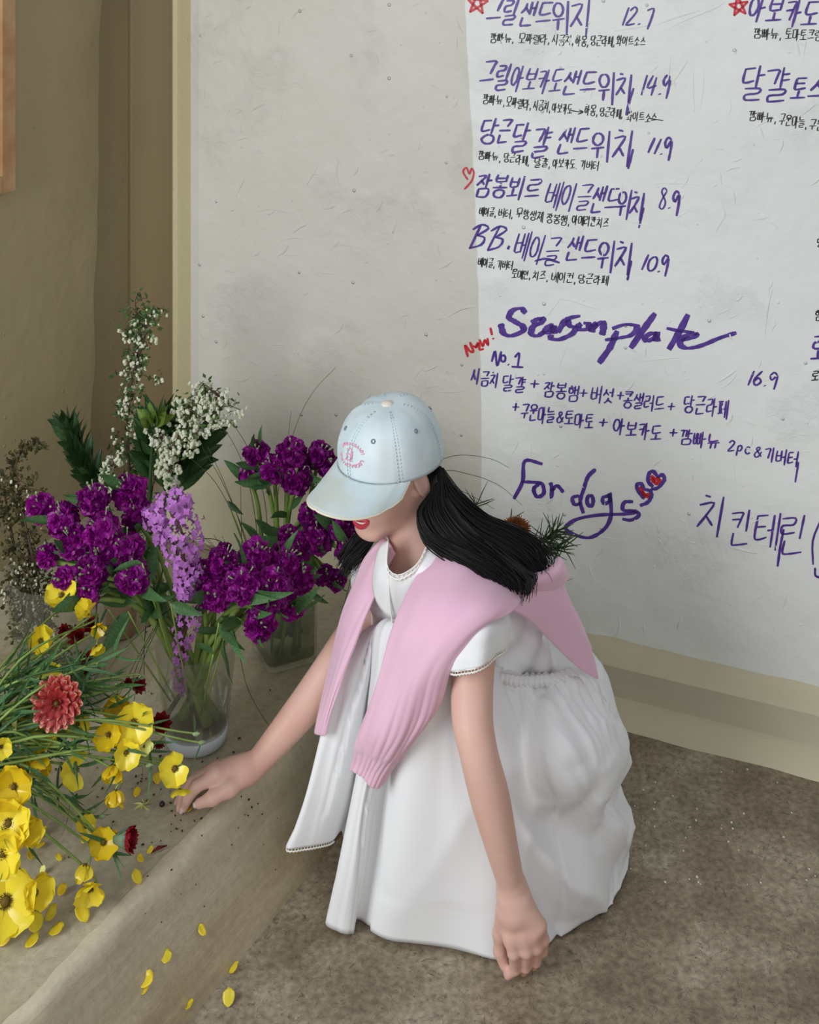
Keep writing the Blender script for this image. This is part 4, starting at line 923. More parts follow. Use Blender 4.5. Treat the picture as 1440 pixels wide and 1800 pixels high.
def sleeve(ca, cb, ra, rb, side, up_, n=40):
    ca, cb = Vector(ca), Vector(cb); ax_ = (cb-ca).normalized(); s1_ = Vector(side); s1_ = (s1_-ax_*s1_.dot(ax_)).normalized(); s2_ = ax_.cross(s1_); rows = []
    for i in range(13):
        t = i/12; row = []
        for j in range(n):
            a = 2*math.pi*j/n; r = (ra+(rb-ra)*t**.8)*(1+.06*math.sin(a*5+1)*t+.03*math.sin(a*9)*t); e = 1+.0*t
            row.append(ca.lerp(cb, t)+(s1_*math.cos(a)*r*e+s2_*math.sin(a)*r*.8)+up_*(math.cos(a)*t*.02))
        rows.append(row)
    mb = MB(); mb.grid(rows, close_u=True); o = kid('sleeve', mb.mesh('sleeve', m_dress), dress); solid(o, .0014)
    lacehem('sleeve_lace', rows[-1]+[rows[-1][0]], .004, dress)
sl = [((806,1072,1.85),(830,1068,1.845),(862,1066,1.85),(888,1070,1.865),(893,1070,1.89),(870,1070,1.93),(830,1075,1.93),(806,1075,1.88)),
      ((795,1110,1.81),(826,1105,1.79),(862,1098,1.795),(890,1098,1.83),(896,1102,1.88),(868,1105,1.92),(826,1110,1.92),(796,1115,1.86)),
      ((788,1150,1.80),(820,1150,1.775),(858,1138,1.782),(888,1122,1.82),(893,1122,1.87),(866,1130,1.91),(824,1140,1.90),(790,1150,1.85)),
      ((785,1176,1.80),(818,1180,1.77),(856,1164,1.778),(886,1140,1.818),(890,1134,1.87),(864,1150,1.905),(822,1165,1.895),(786,1175,1.85))]
S2 = patch([[P(*p) for p in r] for r in sl], 6, 6, close_u=True)
for i in range(len(S2)):
    for j in range(len(S2[0])): S2[i][j] = S2[i][j]+Vector((.2, -1, .1))*.003*math.sin(j*.75)*(i/len(S2))
mb = MB(); mb.grid(S2, close_u=True); o = kid('sleeve', mb.mesh('sleeve', m_dress), dress); solid(o, .0014)
lacehem('sleeve_lace', S2[-1][::3]+[S2[-1][0]], .0045, dress)
yk = [((683,950,1.925),(680,985,1.90),(684,1003,1.889),(700,1012,1.884),(722,1002,1.884),(738,986,1.889),(752,955,1.905)),
      ((668,960,1.945),(662,1000,1.92),(672,1030,1.90),(702,1042,1.888),(738,1030,1.880),(762,1004,1.882),(785,970,1.91)),
      ((660,985,1.955),(655,1030,1.94),(672,1075,1.915),(705,1085,1.90),(745,1070,1.89),(775,1040,1.89),(800,1000,1.91))]
YK = patch([[P(*p) for p in r] for r in yk], 5, 6)
mb = MB()
for i in range(len(YK)):
    for j in range(len(YK[0])): YK[i][j] = YK[i][j]+Vector((0, -1, .2))*.0028*math.sin(j*1.15)*(i/len(YK))**.7
mb.grid(YK); o = kid('yoke', mb.mesh('yoke', m_dress), dress); solid(o, .0014)
sleeve(P(668, 1010, 2.06), P(664, 1062, 2.03), .040, .045, (1, 0, 0), Vector((0, 0, .2)))
lacehem('collar_lace', [p+Vector((0, -.004, .003)) for p in YK[0][::2]], .0065, dress, .0010)
mb = MB(); mb.tube([Vector(p) for p in spline([P(683, 1003, 1.889), P(685, 1050, 1.892), P(690, 1098, 1.90)], 6)], .0013, 5); kid('placket_seam', mb.mesh('placket_seam', m_lace), dress)

# ------------------------------------------------------------ pink sweater over the shoulders
m_knit = mat('pink_knit', (234, 190, 210), .9, rgb2=(229, 181, 203), scale=6, bump=.35, bscale=700, bdist=.0006, sheen=.3)
def cloth(name, rows, nu, nv, th, amp=.002, seed=0, parent=None, rib=0, m=m_knit):
    S = patch([[P(*p) for p in r] for r in rows], nu, nv); nr_, nc = len(S), len(S[0]); mb = MB(); O = []
    for i in range(nr_):
        row = []
        for j in range(nc):
            a = S[i][min(j+1, nc-1)]-S[i][max(j-1, 0)]; b = S[min(i+1, nr_-1)][j]-S[max(i-1, 0)][j]; nn_ = a.cross(b)
            nn_ = nn_.normalized() if nn_.length > 1e-10 else Vector((0, -1, 0))
            if nn_.y > 0: nn_.negate()
            v = i/(nr_-1); d = amp*noise.noise(Vector((j/nc*2.2+seed, v*3.2, seed)))+amp*.7*noise.noise(Vector((j/nc*5.5+seed+v*2, v*2.5, seed+5)))
            if rib and v > rib: d += .0016*math.sin(j*2.1)
            if rib and .45 < v < rib: d += .004*abs(noise.noise(Vector((j*.30, v*1.5, 2.2))))*(1-abs((v-.72)/.27))*2
            row.append(S[i][j]+nn_*d)
        O.append(row)
    mb.grid(O); o = kid(name, mb.mesh(name, m), parent); solid(o, th, 0)
    bv = o.modifiers.new('soft', 'SUBSURF'); bv.levels = 1; bv.render_levels = 1
    return o
near = [((748,992,1.90),(780,978,1.895),(825,975,1.895),(872,985,1.905),(915,1000,1.92)),
 ((728,1022,1.875),(762,1010,1.862),(815,1010,1.855),(870,1025,1.858),(918,1045,1.878)),
 ((704,1066,1.852),(738,1060,1.825),(795,1062,1.805),(855,1068,1.798),(900,1076,1.815)),
 ((684,1125,1.838),(716,1120,1.808),(760,1118,1.790),(806,1116,1.778),(846,1104,1.786)),
 ((664,1195,1.835),(696,1195,1.81),(728,1190,1.792),(764,1180,1.782),(797,1162,1.786)),
 ((640,1268,1.84),(668,1273,1.81),(703,1273,1.80),(742,1260,1.80),(774,1232,1.81)),
 ((630,1303,1.845),(655,1312,1.82),(682,1318,1.81),(708,1314,1.812),(728,1296,1.825)),
 ((622,1332,1.85),(642,1346,1.835),(660,1356,1.83),(680,1356,1.832),(696,1340,1.845)),
 ((616,1352,1.855),(633,1367,1.842),(650,1378,1.84),(664,1384,1.842),(675,1373,1.85))]
sw = cloth('sweater', near, 8, 6, .005, .006, 3, None, .80); tag(sw, 'pale pink knit sweater draped over the shoulders')
back = [((842,972,1.900),(868,985,1.885),(893,1030,1.872),(903,1074,1.862)),
 ((885,962,1.935),(912,985,1.925),(928,1040,1.905),(930,1092,1.90)),
 ((925,972,1.97),(950,1000,1.955),(965,1055,1.94),(962,1122,1.935)),
 ((962,998,1.99),(985,1030,1.975),(1002,1090,1.965),(1000,1160,1.96)),
 ((988,1030,2.01),(1006,1070,2.0),(1026,1122,1.99),(1028,1182,1.98)),
 ((1006,1080,2.03),(1026,1118,2.02),(1042,1155,2.01),(1050,1195,2.0))]
cloth('sweater_back', back, 8, 6, .006, .004, 8, sw)
hood = [((905,1002,1.915),(935,1008,1.915),(958,1003,1.93),(974,992,1.95),(982,979,1.97)),
 ((908,1012,1.905),(938,1020,1.905),(964,1014,1.92),(983,1000,1.94),(986,982,1.965)),
 ((908,1024,1.912),(940,1032,1.915),(968,1026,1.93),(988,1012,1.95),(993,995,1.975)),
 ((906,1030,1.935),(940,1040,1.94),(968,1038,1.95),(990,1026,1.97),(1000,1010,1.99))]
cloth('collar_roll', hood, 6, 6, .006, .001, 1, sw)
farp = [((676,944,1.985),(686,955,1.965),(695,972,1.945)),
 ((642,982,2.0),(660,988,1.965),(680,1000,1.945)),
 ((622,1030,2.0),(640,1040,1.96),(662,1045,1.945)),
 ((602,1080,1.99),(622,1090,1.95),(644,1085,1.935)),
 ((586,1140,1.98),(604,1145,1.94),(624,1135,1.925)),
 ((573,1200,1.965),(586,1205,1.93),(600,1190,1.92)),
 ((561,1258,1.95),(571,1262,1.925),(581,1243,1.918)),
 ((556,1290,1.945),(563,1293,1.928),(571,1294,1.92))]
cloth('sweater_sleeve', farp, 10, 6, .006, .003, 5, sw)

wb = [((862,1180,1.925),(890,1184,1.918),(918,1188,1.928),(946,1187,1.938),(974,1183,1.962),(1004,1172,2.01)),
      ((863,1188,1.922),(890,1193,1.912),(918,1198,1.920),(948,1197,1.930),(978,1192,1.952),(1010,1179,2.00)),
      ((864,1197,1.928),(890,1203,1.918),(918,1209,1.925),(950,1208,1.934),(984,1202,1.955),(1018,1186,2.00))]
WB = patch([[P(*p) for p in r] for r in wb], 16, 4)
for i in range(len(WB)):
    for j in range(len(WB[0])): WB[i][j] = WB[i][j]+Vector((0, -1, .1))*(.0028*math.sin(j*1.3+.6*math.sin(j*.37))+.004*math.sin(math.pi*i/(len(WB)-1)))
mb = MB(); mb.grid(WB); o = kid('gathered_waistband', mb.mesh('gathered_waistband', m_dress), dress); solid(o, .0015)
# ------------------------------------------------------------ vases
m_glass = glass_mat('clear_glass'); m_glass2 = glass_mat('greenish_water', (0.62, 0.66, 0.46), .10, .15)
m_frost = mat('frosted_base', (196, 204, 208), .35, spec=.6)
m_water = glass_mat('water', (0.92, 0.935, 0.89), .02, .05)
def vase(name, label, base, prof, mt, n=40, parts=()):
    t = empty(name, tuple(base)); tag(t, label, 'vase')
    Mx = Matrix.Translation(base)
    mb = MB(); mb.lathe(prof, n, Mx); o = mb.build('vessel', mt, None); child_world(o, t)
    for nm, pr, m in parts:
        mb = MB(); mb.lathe(pr, n, Mx); o = mb.build(nm, m, None); child_world(o, t)
    return t
VMb = P(345, 1298, 2.095); VMb.z = LH+.001
vase('glass_vase', 'clear glass vase with a frosted base holding purple flowers, middle of the ledge', VMb,
     [(.0, .0225), (.051, .0225), (.053, .03), (.068, .163), (.0672, .165), (.066, .163), (.0545, .032), (.050, .0265), (0, .0265)], m_glass,
     parts=[('frosted_base', [(0, 0), (.047, 0), (.050, .003), (.0525, .021), (.050, .022), (0, .022)], m_frost), ('water', [(0, .028), (.0495, .0285), (.0565, .085), (.0565, .0852), (0, .0852)], m_water)])
VLb = P(104, 1215, 2.22); VLb.z = LH+.001
vase('glass_vase', 'tall wide clear glass vase full of dried leafy branches at far left', VLb,
     [(0, .0), (.066, 0), (.068, .004), (.094, .222), (.093, .223), (.092, .222), (.0655, .008), (0, .008)], m_glass)
VSb = P(500, 1128, 2.33); VSb.z = LH+.001
t = empty('glass_vase', tuple(VSb)); tag(t, 'square glass vase of murky green water and stems, behind the reaching arm', 'vase')
def sqring(h, z, r=.012, rot=.45, n=5):
    out = []
    for cx, cy, a0 in ((1, 1, 0), (-1, 1, 90), (-1, -1, 180), (1, -1, 270)):
        for i in range(n):
            a = math.radians(a0+90*i/(n-1)); x = cx*(h-r)+r*math.cos(a); y = cy*(h-r)+r*math.sin(a)
            out.append(VSb+Vector((x*math.cos(rot)-y*math.sin(rot), x*math.sin(rot)+y*math.cos(rot), z)))
    return out
def sqmesh(name, lv, m):
    mb = MB(); rows = [sqring(h, z) for h, z in lv]; b = len(rows[0]); mb.grid(rows, close_u=True); mb.f.append(tuple(reversed(range(b)))); o = mb.build(name, m, None); child_world(o, t); return o
sqmesh('vessel', [(.045, .0), (.049, .004), (.050, .09), (.050, .175), (.0485, .175), (.047, .09), (.045, .008)], m_glass)
o = sqmesh('water', [(.043, .009), (.0455, .012), (.0458, .10)], m_glass2); 
VPb = P(212, 1115, 2.40); VPb.z = LH+.001
vase('small_pot', 'small tan pot behind the flowers by the left wall', VPb, [(0, 0), (.026, 0), (.029, .004), (.032, .078), (.0305, .079), (.029, .075), (.026, .006), (0, .006)], mat('tan_clay', (150, 122, 98), .5))
VGb = P(160, 1218, 2.19); VGb.z = LH+.001
vase('glass_tumbler', 'small glass tumbler with dark stems behind the yellow flowers', VGb, [(0, .004), (.024, .004), (.027, .075), (.026, .075), (.023, .008), (0, .008)], m_glass, 24)
VYb = Vector((-.70, 1.76, LH+.001))
vase('glass_vase', 'clear glass vase just outside the frame holding the yellow flowers', VYb, [(0, 0), (.058, 0), (.060, .004), (.068, .17), (.067, .171), (.066, .17), (.058, .008), (0, .008)], m_glass)

# ------------------------------------------------------------ petals, leaves, templates
def petal(L_, W_, cup=0.0, ruf=0.0, n=4, m=4, tw=0.0, ph=0.0, peak=.62, notch=0):
    rows = []
    for i in range(n+1):
        v = i/n
        k = math.sqrt(max(0, 1-((v-peak)/peak)**2)) if v < peak else math.sqrt(max(0, 1-((v-peak)/(1-peak+.03))**2))
        k = max(k, .14 if v < .5 else .25); row = []
        for j in range(m+1):
            u = -1+2*j/m; x = v*L_*(1-.10*u*u*v-notch*.12*(1-abs(u))*(v > .9)); y = u*W_*k
            z = cup*L_*v*v+ruf*math.sin(u*4.5+ph)*v*L_-.0*u+tw*u*v*W_+cup*.5*u*u*W_*v
            row.append(Vector((x, y, z)))
        rows.append(row)
    return rows
def rot_rows(rows, el, az, r0=0, z0=0):
    M = Matrix.Rotation(az, 4, 'Z') @ Matrix.Translation((r0, 0, z0)) @ Matrix.Rotation(-el, 4, 'Y')
    return [[M @ v for v in r] for r in rows]
def fmat(name, rgb, rgb2, tr=.3, rough=.5, objvar=.15, scale=120, spec=.4, sheen=0):
    return mat(name, rgb, rough, rgb2=rgb2, scale=scale, trans=tr, objvar=objvar, spec=spec, sheen=sheen)
m_stock = fmat('purple_stock', (166, 24, 150), (110, 6, 106), .35, .4, .30, 45)
m_lilac = fmat('lilac_petal', (208, 142, 214), (164, 84, 174), .3, .5, .34, 150)
m_yel = fmat('yellow_petal', (252, 236, 76), (246, 222, 46), .30, .28, .10, 60, .6)
m_yel2 = fmat('golden_petal', (238, 212, 44), (226, 192, 28), .30, .3, .12, 60, .6)
m_pale = fmat('pale_yellow_petal', (240, 236, 150), (220, 226, 120), .3, .4)
m_crim = fmat('crimson_petal', (150, 14, 38), (110, 8, 26), .2, .4)
m_redd = fmat('dark_red_petal', (136, 22, 26), (96, 10, 16), .2, .5)
m_leafd = fmat('dark_leaf', (56, 88, 46), (38, 66, 32), .15, .4, .25, 25, .5)
m_leafg = fmat('grey_green_leaf', (84, 122, 72), (60, 98, 56), .2, .5, .2, 25)
m_leafb = fmat('bright_leaf', (124, 150, 62), (96, 126, 48), .25, .45, .15, 25)
m_stem = fmat('green_stem', (142, 164, 88), (112, 138, 64), 0.001, .5, .2, 30)
m_stemd = fmat('dark_green_stem', (58, 84, 44), (44, 66, 34), 0.001, .5, .2, 30)
m_twig = fmat('brown_twig', (96, 78, 60), (70, 54, 42), 0.001, .8, .1, 60)
m_white = fmat('cream_bell', (236, 236, 214), (214, 218, 186), .25, .5, .05, 80)
m_bud = fmat('pale_bud', (150, 168, 122), (128, 148, 104), .1, .6)
m_cent = fmat('olive_center', (112, 92, 28), (72, 52, 18), .001, .7, .1, 300)
def tmpl(mb, name, m): return mb.mesh(name, m)
STOCK = []
for q in range(4):
    rn = random.Random(q+50); mb = MB()
    for n_, el, L_, W_, r0, z0 in ((6, .12, 1.0, .52, .0, -.10), (5, .55, .82, .48, .0, 0), (4, 1.0, .62, .40, .0, .05), (3, 1.35, .42, .30, 0, .10)):
        for i in range(n_):
            mb.grid(rot_rows(petal(L_*rn.uniform(.85, 1.1), W_*rn.uniform(.85, 1.15), rn.uniform(-.25, .2), rn.uniform(.08, .20), 4, 4, rn.uniform(-.3, .3), rn.uniform(0, 6)), el+rn.uniform(-.2, .2), i*2*math.pi/n_+rn.uniform(-.3, .3)+n_, r0, z0))
    STOCK.append(tmpl(mb, 'floret', m_stock))
YP = {}
for key, mm in (('y', m_yel), ('g', m_yel2), ('p', m_pale)):
    YP[key] = []
    for q in range(4):
        rn = random.Random(q+80); mb = MB(); mb.grid(petal(1.0, .50+.06*q, .12+.05*q, .05, 6, 6, rn.uniform(-.15, .15), rn.uniform(0, 6), .66)); YP[key].append(tmpl(mb, 'petal', mm))
mb = MB(); mb.lathe([(0, -.1), (.16, -.08), (.19, .05), (.15, .16), (.09, .22), (0, .24)], 10)
for i in range(22):
    a = i*2.4; mb.tube([Vector((.14*math.cos(a), .14*math.sin(a), .02)), Vector((.24*math.cos(a), .24*math.sin(a), .14+.05*(i % 2)))], [.012, .022], 4)
CENTER = tmpl(mb, 'center', m_cent)
def leafmesh(name, L_, W_, cup, m, n=7, k=4, fold=.5, tip=1.0, peak=.45, wav=.0):
    rows = []
    for i in range(n+1):
        v = i/n; w_ = W_*(math.sin(math.pi*v**(.75 if peak < .5 else 1.2))**.8 if 0 < v < 1 else .03); row = []
        for j in range(k+1):
            u = -1+2*j/k; row.append(Vector((v*L_, u*w_, cup*L_*v*v+fold*abs(u)*w_+wav*math.sin(v*9+u)*W_)))
        rows.append(row)
    mb = MB(); mb.grid(rows); return tmpl(mb, name, m)
LEAF_G = [leafmesh('leaf', 1, .13, c_, m_leafg, wav=.15) for c_ in (-.45, -.15, .15)]
LEAF_D = [leafmesh('leaf', 1, .17, c_, m_leafd) for c_ in (-.25, .1, .35)]
LEAF_B = [leafmesh('leaf', 1, .26, c_, m_leafb) for c_ in (.3, .5)]
LEAF_N = [leafmesh('leaf', 1, .045, c_, m_leafg, fold=.3) for c_ in (-.35, .1, .4)]
def rotmat(dirv, axis='Z', roll=0.0):
    q = Vector(dirv).normalized().to_track_quat(axis, 'Y' if axis != 'Y' else 'X')
    return q.to_matrix().to_4x4() @ Matrix.Rotation(roll, 4, axis)
def put_part(name, me, loc, dirv, sc, thing_, roll=0.0, axis='Z', M=None):
    o = bpy.data.objects.new(name, me); C.objects.link(o); o.parent = thing_; o.matrix_parent_inverse = Matrix.Translation(-thing_.location)
    o.matrix_basis = Matrix.Translation(loc) @ (rotmat(dirv, axis, roll) if M is None else M) @ Matrix.Diagonal((sc, sc, sc, 1))
    return o
def tube_part(name, pts, rad, m, thing_, n=6, seg_=5):
    pts = [Vector(p) for p in spline(pts, seg_)]; k = len(pts)
    if isinstance(rad, (tuple, list)): rad = [rad[0]+(rad[1]-rad[0])*i/(k-1) for i in range(k)]
    mb = MB(); mb.tube(pts, rad, n); o = mb.build(name, m, None); child_world(o, thing_); return pts
def ordinal(i): return ['leftmost', 'second from left', 'third from left', 'fourth from left', 'fifth from left', 'sixth from left', 'seventh from left', 'eighth from left', 'ninth from left', 'tenth from left', 'eleventh from left', 'twelfth from left', 'thirteenth from left', 'fourteenth from left'][i]

# ------------------------------------------------------------ purple stock flowers
def stock(px, py, Y, rp, where, vb, vr, vh, label, rn):
    c = P(px, py, Y); r = rp/F*Y
    a = rn.uniform(0, 6.28); mouth = vb+Vector((math.cos(a)*vr*.7, math.sin(a)*vr*.7, vh))
    to = (c-mouth); mouth = vb+Vector((to.x, to.y, 0)).normalized()*vr*rn.uniform(.3, .85)+Vector((0, 0, vh))
    ft = vb+Vector((-(mouth.x-vb.x)*.65+rn.uniform(-.01, .01), -(mouth.y-vb.y)*.65+rn.uniform(-.01, .01), .03))
    t = empty('stock_flower', tuple(ft)); tag(t, label, 'flower', 'purple stock flowers')
    sd = Vector((0, 0, 1))*.5+to.normalized()*.6
    midp = mouth.lerp(c, .5)+Vector((0, 0, .03)); bot = c-sd.normalized()*r*.6
    pts = tube_part('stem', [ft, mouth, midp, bot, c+sd.normalized()*r*.4], (.0056, .0028), m_stem, t)
    nf = max(5, int(13*(r/.034)**1.1)); ax = sd.normalized()
    for i in range(nf):
        z = 1-1.75*(i+.5)/nf; ph = i*2.39996+px; rr_ = math.sqrt(max(0, 1-z*z)); b1_ = ax.orthogonal().normalized(); b2_ = ax.cross(b1_)
        d = (ax*z+(b1_*math.cos(ph)+b2_*math.sin(ph))*rr_).normalized(); fr = rn.uniform(.015, .022)
        put_part('floret', STOCK[rn.randrange(4)], c+d*max(.006, r-fr*.55)*rn.uniform(.75, 1.18), d+Vector((0, -.25, .1)), fr, t, rn.uniform(0, 6))
    mb = MB()
    for i in range(4):
        d = (ax+Vector((rn.gauss(0, .35), rn.gauss(0, .35)-.4, rn.gauss(0, .3)))).normalized(); q = c+d*(r*1.02+rn.uniform(0, .006)); rad = rn.uniform(.0014, .0026)
        mb.tube([c+d*r*.5, q], .0011, 4); mb.lathe([(0, -rad*1.5), (rad*.8, -rad*.6), (rad, 0), (rad*.6, rad), (0, rad*1.4)], 6, Matrix.Translation(q) @ rotmat(d))
    o = mb.build('buds', m_bud, None); child_world(o, t); tag(o, kind='stuff')
    for i in range(4):
        f_ = rn.uniform(.35, .85); k = int(f_*(len(pts)-1)); tan = (pts[min(k+1, len(pts)-1)]-pts[k-1]).normalized()
        d = tan*.6+Vector((rn.gauss(0, .6), rn.gauss(-.2, .5), rn.gauss(0, .35)))
        put_part('leaf', LEAF_G[rn.randrange(3)], pts[k], d, rn.uniform(.045, .085), t, rn.uniform(-.8, .8), 'X')
rn = random.Random(11)
GA = [(72,893,2.08,26),(112,915,2.06,30),(165,878,2.08,30),(132,955,2.04,28),(182,932,2.03,34),(228,866,2.12,32),(240,905,2.10,26),(222,968,2.03,34),(180,982,2.02,28),(163,1008,1.99,30),(237,1018,2.0,30),(84,977,2.07,15),(112,1018,1.98,18),(155,1047,1.97,15)]
GB = [(352,1012,2.0,26),(392,990,2.0,30),(448,978,2.02,28),(500,985,2.05,30),(378,1048,1.97,28),(425,1028,1.96,34),(480,1030,1.98,32),(527,1018,2.05,24),(512,1064,2.02,24),(455,1098,1.97,28),(468,1062,1.97,24)]
GC = [(452,796,2.25,20),(438,838,2.26,14),(480,822,2.24,24),(514,800,2.25,28),(522,842,2.24,26),(562,800,2.27,24),(585,826,2.26,24)]
GD = [(545,905,2.2,24),(578,890,2.15,26),(602,925,2.12,26),(560,945,2.15,28),(610,962,2.1,18),(530,960,2.16,24),(505,940,2.17,16),(573,1012,2.12,12),(592,1020,2.12,12)]
for G, wh, vb, vr, vh in ((GA, 'left purple mass', VMb, .060, .165), (GB, 'purple mass right of the lilac', VMb, .060, .165), (GC, 'back row against the wall', VSb, .045, .175), (GD, 'purple mass behind the cap brim', VSb, .045, .175)):
    for i, g in enumerate(sorted(G)):
        stock(*g, wh, vb, vr, vh, 'deep purple stock flower, %s in the %s' % (ordinal(i), wh), rn)

# stems crowded in the square vase
for i in range(16):
    a = i*.9; b = VSb+Vector((.028*math.cos(a), .028*math.sin(a), .014)); tp = VSb+Vector((.036*math.cos(a+.9), .036*math.sin(a+.9), .17))
    tt = empty('stripped_sprig', tuple(b)); tag(tt, 'olive green cut stem standing in the square vase', 'foliage', 'stems in the square vase'); tube_part('stalk', [b, (b+tp)/2, tp], .0036, m_stem, tt)

# lilac
rn = random.Random(5)
mb = MB()
for i in range(4): mb.grid(rot_rows(petal(1, .42, -.1, .05, 2, 2), .2, i*math.pi/2))
mb.tube([(0, 0, -.9), (0, 0, 0)], [.10, .16], 4); LIL = tmpl(mb, 'floret', m_lilac)
def lilac(label, path, widths, n, sc, root):
    pts = [P(*p) for p in path]; t = empty('lilac_spray', tuple(root[-1])); tag(t, label, 'flower')
    tube_part('stem', list(reversed(root))+list(reversed(pts)), (.0045, .0015), m_twig, t)
    S = [Vector(p) for p in spline(pts, 10)]; W_ = [float(w[0]) for w in spline([[w] for w in widths], 10)]
    for i in range(n):
        f_ = (i+.5)/n; k = min(int(f_*(len(S)-1)), len(S)-2); ax = (S[k+1]-S[k]).normalized(); b1_ = ax.orthogonal().normalized(); b2_ = ax.cross(b1_); a = i*2.4
        d = b1_*math.cos(a)+b2_*math.sin(a); r = W_[k]/F*2.05*rn.uniform(.55, 1.05)
        put_part('floret', LIL, S[k]+d*r+ax*rn.uniform(-.004, .004), d+Vector((0, -.5, .3)), sc*rn.uniform(.8, 1.2), t, rn.uniform(0, 6))
    return t
lilac('pale mauve lilac spray, the brightest, in the middle of the purple flowers', [(318,868,2.0),(300,900,1.99),(318,930,1.98),(322,975,1.98),(330,1020,1.985),(322,1050,1.99)], [18, 44, 46, 30, 26, 8], 300, .0062, [P(326,1090,2.03), P(318,1140,2.08), P(330,1190,2.10), P(360,1270,2.10)])
lilac('pale mauve lilac tuft poking left of the main lilac spray', [(262,892,1.99),(272,912,1.99),(290,930,1.99)], [10, 20, 12], 48, .0062, [P(318,1000,2.02), P(320,1130,2.08), P(340,1270,2.10)])
lilac('darker purple lilac tail running down into the glass vase', [(345,1072,2.0),(330,1100,2.01),(318,1140,2.03),(315,1190,2.06),(320,1215,2.08)], [12, 26, 14, 12, 6], 110, .0054, [P(312,1228,2.09), P(290,1262,2.10)])

# white bell branches and dried leafy branches
BELL = []
def clusters(mbw, c, n, r, rn, sz=.0032, hang=1.0):
    for i in range(n):
        p = c+Vector((rn.gauss(0, r), rn.gauss(0, r), rn.gauss(-r*.4*hang, r))); s_ = sz*rn.uniform(.7, 1.25)
        M = Matrix.Translation(p) @ rotmat((rn.gauss(0, .4), rn.gauss(0, .4), -1))
        mbw.lathe([(0, -s_*.9), (s_*.7, -s_*.6), (s_, .1*s_), (s_*.75, s_), (s_*.95, s_*1.3)], 6, M)
def smallleaves(mbl, c, n, r, rn, L_=.012, wr=.32):
    for i in range(n):
        p = c+Vector((rn.gauss(0, r), rn.gauss(0, r), rn.gauss(0, r))); l = L_*rn.uniform(.6, 1.3); M = Matrix.Translation(p) @ rotmat((rn.gauss(0, 1), rn.gauss(-.3, 1), rn.gauss(.1, .8)), 'X', rn.uniform(0, 6))
        mbl.add([M @ Vector(v) for v in ((0, 0, 0), (l*.5, l*wr, l*.08), (l, 0, 0), (l*.5, -l*wr, l*.08))], [(0, 1, 2, 3)])
def branch(label, path, nb, nl, spread, mw, ml, rn, bs=.0032, lsz=.012, bell_rng=(0, 1), twr=(.004, .0012), subs=8, name='flowering_branch', gl_=1.0):
    pts = [P(*p) for p in path]; t = empty(name, tuple(pts[0])); tag(t, label, 'branch')
    S = tube_part('stem', pts, twr, m_twig, t); mbw, mbl, mbt = MB(), MB(), MB(); k = len(S)
    for i in range(k):
        f_ = i/(k-1)
        for s_ in range(2):
            c = S[i]+Vector((rn.gauss(0, spread), rn.gauss(0, spread*.6), rn.gauss(0, spread*.6)))
            mbt.tube([S[i], S[i].lerp(c, .5)+Vector((0, 0, .006)), c], .0008, 3, False)
            if bell_rng[0] <= f_ <= bell_rng[1]: clusters(mbw, c, nb, spread*.35, rn, bs)
            smallleaves(mbl, c, nl, spread*.5, rn, lsz)
    for nm, m_, mt in (('twigs', mbt, m_twig), ('bells', mbw, mw), ('leaves', mbl, ml)):
        if m_.v: o = m_.build(nm, mt, None, nm != 'leaves'); child_world(o, t); tag(o, kind='stuff')
    return t
rn = random.Random(21)
m_lf1 = fmat('small_green_leaf', (86, 112, 58), (62, 88, 44), .2, .5, .1, 40)
m_lf2 = fmat('dried_olive_leaf', (96, 92, 52), (66, 62, 38), .2, .6, .1, 40)
branch('tall upright branch with white bells and small leaves, the topmost plant', [(262,1100,2.25),(248,980,2.38),(232,860,2.42),(224,780,2.42),(228,700,2.42),(236,640,2.42),(246,585,2.42),(238,535,2.42)], 5, 9, .017, m_white, m_lf1, rn, bell_rng=(.35, .92))
branch('green leafy twig leaning right off the top of the tall white branch', [(236,650,2.42),(252,600,2.42),(262,560,2.42),(276,545,2.42)], 2, 7, .008, m_white, m_lf1, rn, bs=.0026, lsz=.010)
branch('arching branch crowded with white bells, right of the tall one', [(300,1100,2.2),(262,930,2.34),(268,850,2.36),(296,790,2.36),(332,735,2.36),(366,690,2.36)], 0, 5, .012, m_white, m_lf1, rn)
branch('dense drooping tassel of white bells high beside the green leaves', [(330,735,2.35),(352,700,2.35),(375,688,2.35),(388,710,2.34),(376,745,2.34)], 7, 3, .016, m_white, m_lf1, rn, bs=.0036)
branch('white bell tassel hanging lower, in front of the green leaves', [(300,790,2.33),(320,765,2.33),(345,752,2.33),(335,790,2.33)], 5, 2, .011, m_white, m_lf1, rn, bs=.0034)
branch('white bell strand hanging straight down above the lilac', [(272,758,2.33),(285,775,2.33),(292,810,2.33),(300,845,2.32),(305,868,2.32)], 7, 2, .010, m_white, m_lf1, rn, bs=.0036)
branch('white bell strand beside the dark leafy cone', [(205,800,2.36),(190,830,2.35),(183,862,2.34),(192,880,2.34)], 6, 3, .008, m_white, m_lf1, rn, bs=.0034)
def dried(label, path, nl, sp, nb=0): branch(label, path, nb, nl, sp, m_white, m_lf2, rn, bs=.0022, lsz=.011, name='dried_branch')
dried('dried branch arching right at its tip, far left', [(110,1200,2.22),(70,1050,2.25),(45,940,2.27),(22,860,2.28),(30,810,2.28),(48,785,2.28),(72,780,2.28)], 6, .009)
dried('dried leafy branch standing against the left edge', [(80,1200,2.2),(50,1060,2.22),(25,960,2.24),(10,880,2.25),(2,840,2.25)], 11, .012, 1)
dried('dried leafy branch leaning right inside the tall vase', [(100,1210,2.2),(85,1120,2.2),(62,1000,2.22),(40,900,2.24),(28,850,2.24)], 12, .013, 1)
